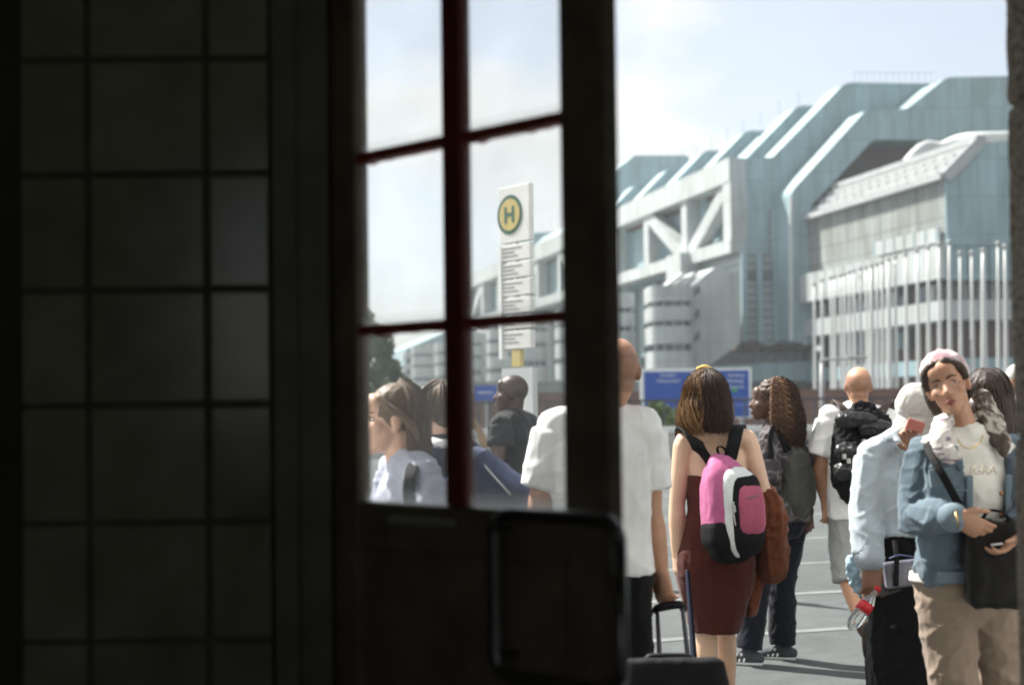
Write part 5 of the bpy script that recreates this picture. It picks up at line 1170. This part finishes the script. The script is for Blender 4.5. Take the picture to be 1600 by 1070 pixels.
def scarfm(t, b):
    g = t.nodes.new('ShaderNodeTexCoord'); n = t.nodes.new('ShaderNodeTexNoise'); n.inputs['Scale'].default_value = 11; n.inputs['Detail'].default_value = 2; n.inputs['Distortion'].default_value = 1.5; mq = t.nodes.new('ShaderNodeMapping'); mq.inputs['Scale'].default_value = (1, .6, 2.4); mq.inputs['Rotation'].default_value = (.3, .5, .2); t.links.new(g.outputs['Object'], mq.inputs['Vector']); t.links.new(mq.outputs[0], n.inputs['Vector'])
    r = t.nodes.new('ShaderNodeValToRGB'); r.color_ramp.elements[0].position = .40; r.color_ramp.elements[1].position = .46; r.color_ramp.elements[0].color = (.20, .14, .19, 1); r.color_ramp.elements[1].color = (.56, .55, .51, 1)
    e = r.color_ramp.elements.new(.60); e.color = (.55, .52, .50, 1); e2 = r.color_ramp.elements.new(.66); e2.color = (.30, .24, .26, 1)
    t.links.new(n.outputs['Fac'], r.inputs['Fac']); t.links.new(r.outputs['Color'], b.inputs['Base Color']); b.inputs['Roughness'].default_value = .85
sc6 = [tube([f6.j(1478, 655, -.02), f6.j(1468, 675, -.1), f6.j(1474, 700, -.16), f6.j(1492, 718, -.17)], [(.028, .03), (.034, .026), (.038, .02), (.03, .012)], n=14, sub=4),
       tube([f6.j(1535, 628, .1), f6.j(1510, 650, .13), f6.j(1485, 655, .08)], [.036, .036, .034], n=14, sub=4)]
solid('scarf', sc6, node_mat('patterned_scarf', scarfm), f6.root, .006, 4, (.007, 13, .0, .5))
def scarfd(t, b):
    g = t.nodes.new('ShaderNodeTexCoord'); n = t.nodes.new('ShaderNodeTexNoise'); n.inputs['Scale'].default_value = 12; n.inputs['Distortion'].default_value = 2.0; t.links.new(g.outputs['Object'], n.inputs['Vector'])
    r = t.nodes.new('ShaderNodeValToRGB'); r.color_ramp.elements[0].position = .50; r.color_ramp.elements[1].position = .62; r.color_ramp.elements[0].color = (.075, .055, .045, 1); r.color_ramp.elements[1].color = (.42, .40, .35, 1)
    t.links.new(n.outputs['Fac'], r.inputs['Fac']); t.links.new(r.outputs['Color'], b.inputs['Base Color']); b.inputs['Roughness'].default_value = .85
solid('scarf_tail', [tube([f6.j(1533, 618, .04), f6.j(1545, 645, .02), f6.j(1557, 672, -.03), f6.j(1566, 698, -.09), f6.j(1568, 712, -.1)], [(.028, .022), (.034, .024), (.034, .02), (.028, .014), (.012, .008)], n=16, sub=4, side=(1, 0, .4)),
                     tube([f6.j(1531, 622, .02), f6.j(1537, 650, .0), f6.j(1546, 676, -.05)], [(.02, .018), (.024, .018), (.012, .01)], n=14, sub=4)], node_mat('dark_patterned_scarf', scarfd), f6.root, .006, 3, (.008, 16, .001, .35))
strap([f6.j(1496, 686, -.12), f6.j(1504, 697, -.16), f6.j(1517, 700, -.17), f6.j(1530, 692, -.16), f6.j(1536, 680, -.12)], .004, .004, mat('gold_chain', (.6, .42, .15), .3, metal=.8), f6.root, 'necklace')
strap([f6.j(1493, 800, -.29), f6.j(1496, 812, -.31), f6.j(1498, 824, -.27), f6.j(1500, 815, -.20), f6.j(1497, 800, -.22), f6.j(1493, 800, -.29)], .006, .005, MATS['gold_chain'], f6.root, 'bracelet')
hb6 = thing('shoulder_bag', f6.j(1560, 950, -.25), 'black shoulder bag carried at the denim jacket woman\'s hip', 'bag')
solid('bag_body', [rbox(f6.j(1562, 880, -.20), (nrm((1, -.1, 0)), nrm((.1, 1, 0)), (0, 0, 1)), (.115, .055, .155), .03, 9)], cloth('black_leather', (.009, .0085, .008), .5), hb6, .008, 2, (.006, 9))
strap([f6.j(1520, 815, -.24), f6.j(1500, 790, -.21), f6.j(1472, 740, -.20), f6.j(1452, 706, -.12), f6.j(1450, 690, .02), f6.j(1480, 720, .16), f6.j(1560, 830, .15)], .028, .006, M_nyl, hb6, 'strap', (.8, -.1, .5))
strap([f6.j(1534, 812, -.24), f6.j(1545, 798, -.25), f6.j(1566, 800, -.25), f6.j(1580, 815, -.24)], .016, .010, M_nyl, hb6, 'handle', (0, 1, 0))
mk('clasp', *tube([f6.j(1549, 851, -.31), f6.j(1566, 849, -.31)], [.004, .004], n=8, sub=1), MATS['zip_silver'], hb6, True)

# ---- woman with long dark hair just behind her -----------------------------------------------------
f7 = Fig('woman with long dark brown hair behind the denim jacket woman', 5.5, (1545, 622, 0), (.5, .86), (1512, 712), (1592, 708), (1530, 862), (1575, 862), (1508, 790), (1600, 790), (1540, 790, .3), (1600, 800, .3), (1532, 1005), (1575, 1005), (1535, 1150), (1575, 1150), sex='f')
f7.body(S_fair, .009)
f7.top(cloth('charcoal_knit', (.05, .048, .05)), 'sweater', .015, -.05, 1.8, .01)
f7.pants(C_black, 'trousers', 1.9, .012, .01); f7.shoe(f7.AL, M_rub, M_sole); f7.shoe(f7.AR, M_rub, M_sole)
h7 = f7.hair_shell([ell(f7.hp(0, -.02, .035), (.088, .105, .098), f7.hax(), 18), tube([f7.hp(0, -.05, .03), f7.hp(.02, -.08, -.08), f7.hp(.05, -.085, -.18), f7.hp(.08, -.08, -.24)], [(.085, .05), (.09, .045), (.07, .035), (.03, .02)], n=14, sub=4, side=f7.hr)], H_dark, vox=.008)
mk('hair_strands', *strands(f7, 500, f7.j(1545, 690).z, .091, .108, .101, 0, gap=(math.pi/2, .8), r=.003, wave=.01, seed=23, zj=.05), H_dark, h7, True)

# ---- far walker at the right edge ------------------------------------------------------------------
f8 = Fig('far walker in white shirt half hidden by the stone pier', 9.5, (1590, 596), (.3, 1), (1570, 640), (1622, 640), (1580, 765), (1612, 765), (1566, 715), (1632, 715), (1568, 765), (1632, 765), (1582, 860), (1612, 860), (1582, 950), (1612, 950), sex='m')
f8.body(S_tan, .010); f8.top(C_white, 'shirt', .03, -.1, 1.2, .02, (.01, 8), .01); f8.pants(C_navy, 'trousers', 1.9, .015, .01)
solid('cap', [ell(f8.hp(0, -.01, .05), (.085, .105, .085), f8.hax(), 16), ell(f8.hp(0, .09, .04), (.06, .05, .012), f8.hax(), 12)], C_scarf, f8.root, .009, 2)
f8.shoe(f8.AL, M_rub, M_rub); f8.shoe(f8.AR, M_rub, M_rub)

# ---- girl in profile behind the left pane ----------------------------------------------------------
f9 = Fig('girl in grey t-shirt in profile behind the lower left pane', 4.3, (610, 657), (-.95, -.30), (664, 752, -.16), (618, 742, .17), (652, 950, -.09), (640, 950, .09), (668, 850, -.22), (600, 845, .2), (640, 940, -.2), (590, 930, .18),
         (640, 1150, -.08), (650, 1150, .1), (640, 1324, -.08), (660, 1324, .1), sex='f', w=.92, neck=(634, 732), ff=(-1, -.15), arm=.92, hs=.98)
f9.body(S_fair, .006); f9.face(H_brown, M_lip)
f9.top(cloth('lavender_grey_cotton', (.36, .38, .47)), 't_shirt', .016, -.06, .5, .018, (.009, 9, .002), .007)
f9.pants(cloth('mid_blue_denim', (.07, .10, .17)), 'jeans', 1.9, .01, .008); f9.shoe(f9.AL, C_white, M_sole); f9.shoe(f9.AR, C_white, M_sole)
h9 = f9.hair_shell([ell(f9.hp(0, -.026, .036), (.084, .098, .094), f9.hax(), 20), tube([f9.hp(0, -.078, .03), f9.hp(0, -.088, -.05), f9.hp(0, -.080, -.13), f9.hp(0, -.072, -.165)], [(.068, .036), (.066, .034), (.056, .03), (.04, .022)], n=16, sub=4, side=f9.hr)], H_brown, vox=.006, fold=(.002, 40, 0, .3))
for q_ in (-1, 1): mk('side_hair', *tube([f9.hp(q_*.060, .050, .075), f9.hp(q_*.079, .020, .045), f9.hp(q_*.083, -.025, .020), f9.hp(q_*.078, -.065, -.03), f9.hp(q_*.06, -.085, -.10)], [(.012, .02), (.012, .028), (.013, .032), (.015, .03), (.012, .02)], n=10, sub=5), H_brown, h9, True)
mk('hair_strands', *strands(f9, 1600, f9.j(640, 716).z, .087, .104, .100, 0, gap=(math.pi/2, 1.78), r=.0013, wave=.006, seed=31, zj=.03, ctr=(0, -.022, .03)), H_brown, h9, True)
bk9 = thing('backpack', f9.j(700, 800, .0), 'dark backpack of the girl in the grey t-shirt', 'backpack')
solid('main_compartment', [rbox(f9.j(712, 842, .0), (nrm((1, .1, 0)), nrm((-.1, 1, 0)), (0, 0, 1)), (.075, .14, .19), .05, 9)], C_navy, bk9, .009, 2, (.006, 9))
strap([f9.j(678, 762, -.12), f9.j(664, 735, -.14), f9.j(649, 724, -.15), f9.j(641, 742, -.235), f9.j(640, 780, -.25), f9.j(655, 830, -.2)], .042, .010, M_nyl, bk9, 'shoulder_strap', (1, -.2, 0))

# ---- short haired walker next to her ---------------------------------------------------------------
f10 = Fig('short-haired walker in navy jacket behind the door mullion', 4.9, (687, 650), (-.75, .65), (668, 728, -.12), (742, 726, .12), (690, 885), (730, 885), (655, 800, -.1), (760, 795, .2), (640, 870, -.1), (755, 870, .25), (690, 1065), (735, 1065), (690, 1240), (735, 1240), sex='m', w=.95, neck=(700, 700))
f10.body(S_fair, .007); f10.face(H_mid, M_lip)
h10 = f10.hair_shell([ell(f10.hp(0, -.022, .043), (.082, .096, .086), f10.hax(), 20), ell(f10.hp(0, -.055, .0), (.072, .055, .055), f10.hax(), 16), ell(f10.hp(0, .045, .085), (.055, .045, .035), f10.hax(), 14)], H_mid, vox=.005, fold=(.004, 50, .002, .5))
mk('hair_strands', *strands(f10, 500, f10.hp(0, 0, .0).z, .085, .099, .092, 0, gap=(math.pi/2, .7), r=.002, wave=.004, seed=41, zj=.03, ctr=(0, -.02, .042)), H_mid, h10, True)
f10.top(C_navy, 'jacket', .022, -.08, 1.85, .012, (.009, 8, .002), .008)
mk('white_collar', *tube([f10.j(672, 690, -.1), f10.j(690, 694, -.13), f10.j(712, 692, -.06)], [(.014, .02)]*3, n=10, sub=4), C_white, f10.root, True)
f10.pants(C_black, 'trousers', 1.9, .012, .01); f10.shoe(f10.AL, M_rub, M_sole); f10.shoe(f10.AR, M_rub, M_sole)
bk10 = thing('backpack', f10.j(750, 830, -.2), 'navy backpack with pale piping seen through the lower right pane', 'backpack')
bx10 = (nrm((.78, .15, -.6)), nrm((-.1, 1, 0)), nrm((.6, 0, .8)))
solid('main_compartment', [rbox(f10.j(742, 790, -.14), bx10, (.15, .11, .19), .06, 9)], cloth('navy_nylon', (.045, .06, .12), .6), bk10, .008, 2, (.008, 8))
strap([f10.j(744, 712, -.25), f10.j(770, 742, -.26), f10.j(797, 772, -.26)], .008, .008, M_lg, bk10, 'piping')
strap([f10.j(738, 655, -.05), f10.j(752, 680, -.12), f10.j(758, 715, -.16), f10.j(757, 745, -.2)], .026, .008, mat('tan_strap', (.30, .22, .14), .7, .2, 20), bk10, 'strap', (1, 0, .3))

# ---- man in the dark t-shirt in profile -------------------------------------------------------------
f11 = Fig('man in dark t-shirt in profile behind the lower right pane', 8.0, (799, 615), (-1, .12), (782, 668, -.16), (826, 666, .16), (797, 800, -.08), (820, 800, .08), (778, 720, -.2), (838, 720, .2), (772, 760, -.28), (828, 765, .1), (795, 905), (822, 905), (795, 1005), (825, 1005), ff=(-.8, -.3), sex='m', w=1.0, arm=1.1)
f11.body(S_deep, .008, stubble=1.6, full=True); f11.face(H_dark, M_lipd)
f11.top(cloth('black_tee', (.018, .020, .023)), 't_shirt', .02, -.08, .55, .02, (.009, 8), .008)
f11.pants(cloth('dark_trousers', (.03, .032, .045)), 'trousers', 1.92, .015, .01); f11.shoe(f11.AL, M_rub, M_sole); f11.shoe(f11.AR, M_rub, M_sole)
text('lettering', 'H', f11.j(796, 758, -.34), (.93, .1, -.36), (.36, 0, .93), .055, M_swht, f11.root, .002)
mk('necklace', *tube([f11.j(786, 648, -.1), f11.j(790, 660, -.17), f11.j(795, 652, -.17)], [.004]*3, n=6, sub=4), MATS['zip_silver'], f11.root, True)

# ---- suitcases being pulled -------------------------------------------------------------------------
def suitcase(label, c, half, bars, grip, tilt, barm=None, gr_=.013):
    t = thing('suitcase', (c.x, c.y, 0), label, 'suitcase')
    u = nrm((0, tilt, 1)); fr = nrm((0, 1, -tilt)); ax = ((1, 0, 0), fr, u)
    o = solid('shell', [rbox(c, ax, half, .045, 9)], mat('black_case_fabric', (.0085, .0085, .011), .7, .3, 18, .3, 90, spec=.2), t, .009, 2, (.002, 9))
    mk('front_pocket', *rbox(c-Vector(fr)*(half[1]+.005)-Vector(u)*.1, ax, (half[0]*.8, .03, half[2]*.5), .025, 7), M_nyl, t, True)
    mk('top_handle', *tube([c+Vector(u)*half[2]+Vector((-.07, 0, .0)), c+Vector(u)*(half[2]+.008)+Vector((-.05, 0, 0)), c+Vector(u)*(half[2]+.008)+Vector((.05, 0, 0)), c+Vector(u)*half[2]+Vector((.07, 0, .0))], [.010]*4, n=8, sub=4), M_rub, t, True)
    for a, b in bars: mk('handle_bar', *tube([a, b], [.0072, .009], n=10, sub=1), barm or mat('bar_metal', (.03, .026, .032), .5, spec=.3), t, True)
    mk('grip', *tube(grip, [gr_, gr_*1.15, gr_*1.15, gr_], n=10, sub=4), M_rub, t, True)
    for sx in (-1, 1):
        w = c-Vector(u)*half[2]+Vector((sx*half[0]*.8, 0, 0)); w.z = .035
        mk('wheel', *tube([w-Vector((.014, 0, 0)), w+Vector((.014, 0, 0))], [.035, .035], n=16, sub=1, side=(0, 1, 0), cap='flat'), M_rub, t, True)
    return t
c1 = P(1052, 1160, 4.05)
suitcase('black suitcase pulled by the bald man in the white t-shirt', Vector((c1.x, 4.05, .40)), (.178, .12, .355), [(P(1027, 958, 4.60), P(1032, 1050, 4.15)), (P(1066, 948, 4.60), P(1079, 1060, 4.1))],
         [P(1024, 954, 4.60), P(1030, 949, 4.60), P(1062, 944, 4.60), P(1068, 952, 4.60)], .25)
c2 = P(1108, 1160, 4.75)
suitcase('second black suitcase standing behind the woman in the dress', Vector((c2.x, 4.85, .30)), (.085, .11, .265), [(P(1073, 893, 5.75), P(1084, 1040, 4.95)), (P(1075, 893, 5.78), P(1087, 1040, 4.98))],
         [P(1072, 893, 5.76), P(1073, 892, 5.76), P(1075, 892, 5.77), P(1076, 893, 5.77)], .25, mat('navy_bar', (.006, .008, .018), .8, spec=.08), .006)

# ================================================================== haze volume added to lift the darks like film flare
hz = mk('haze', *box((-320, -60, -1.3), (320, 420, 60)), None)
hm = bpy.data.materials.new('film_veil_haze'); hm.use_nodes = True; ht_ = hm.node_tree
ht_.nodes.remove(ht_.nodes['Principled BSDF'])
pv = ht_.nodes.new('ShaderNodeVolumePrincipled'); pv.inputs['Color'].default_value = (0.86, 0.94, 1.0, 1); pv.inputs['Density'].default_value = 0.00055; pv.inputs['Anisotropy'].default_value = 0.35
ht_.links.new(pv.outputs['Volume'], [n for n in ht_.nodes if n.type == 'OUTPUT_MATERIAL'][0].inputs['Volume'])
hz.data.materials.append(hm); tag(hz, 'thin haze added over the whole place to imitate film veil', 'haze', kind='stuff')
SC.cycles.volume_step_rate = 4.0
SC.cycles.volume_max_steps = 64
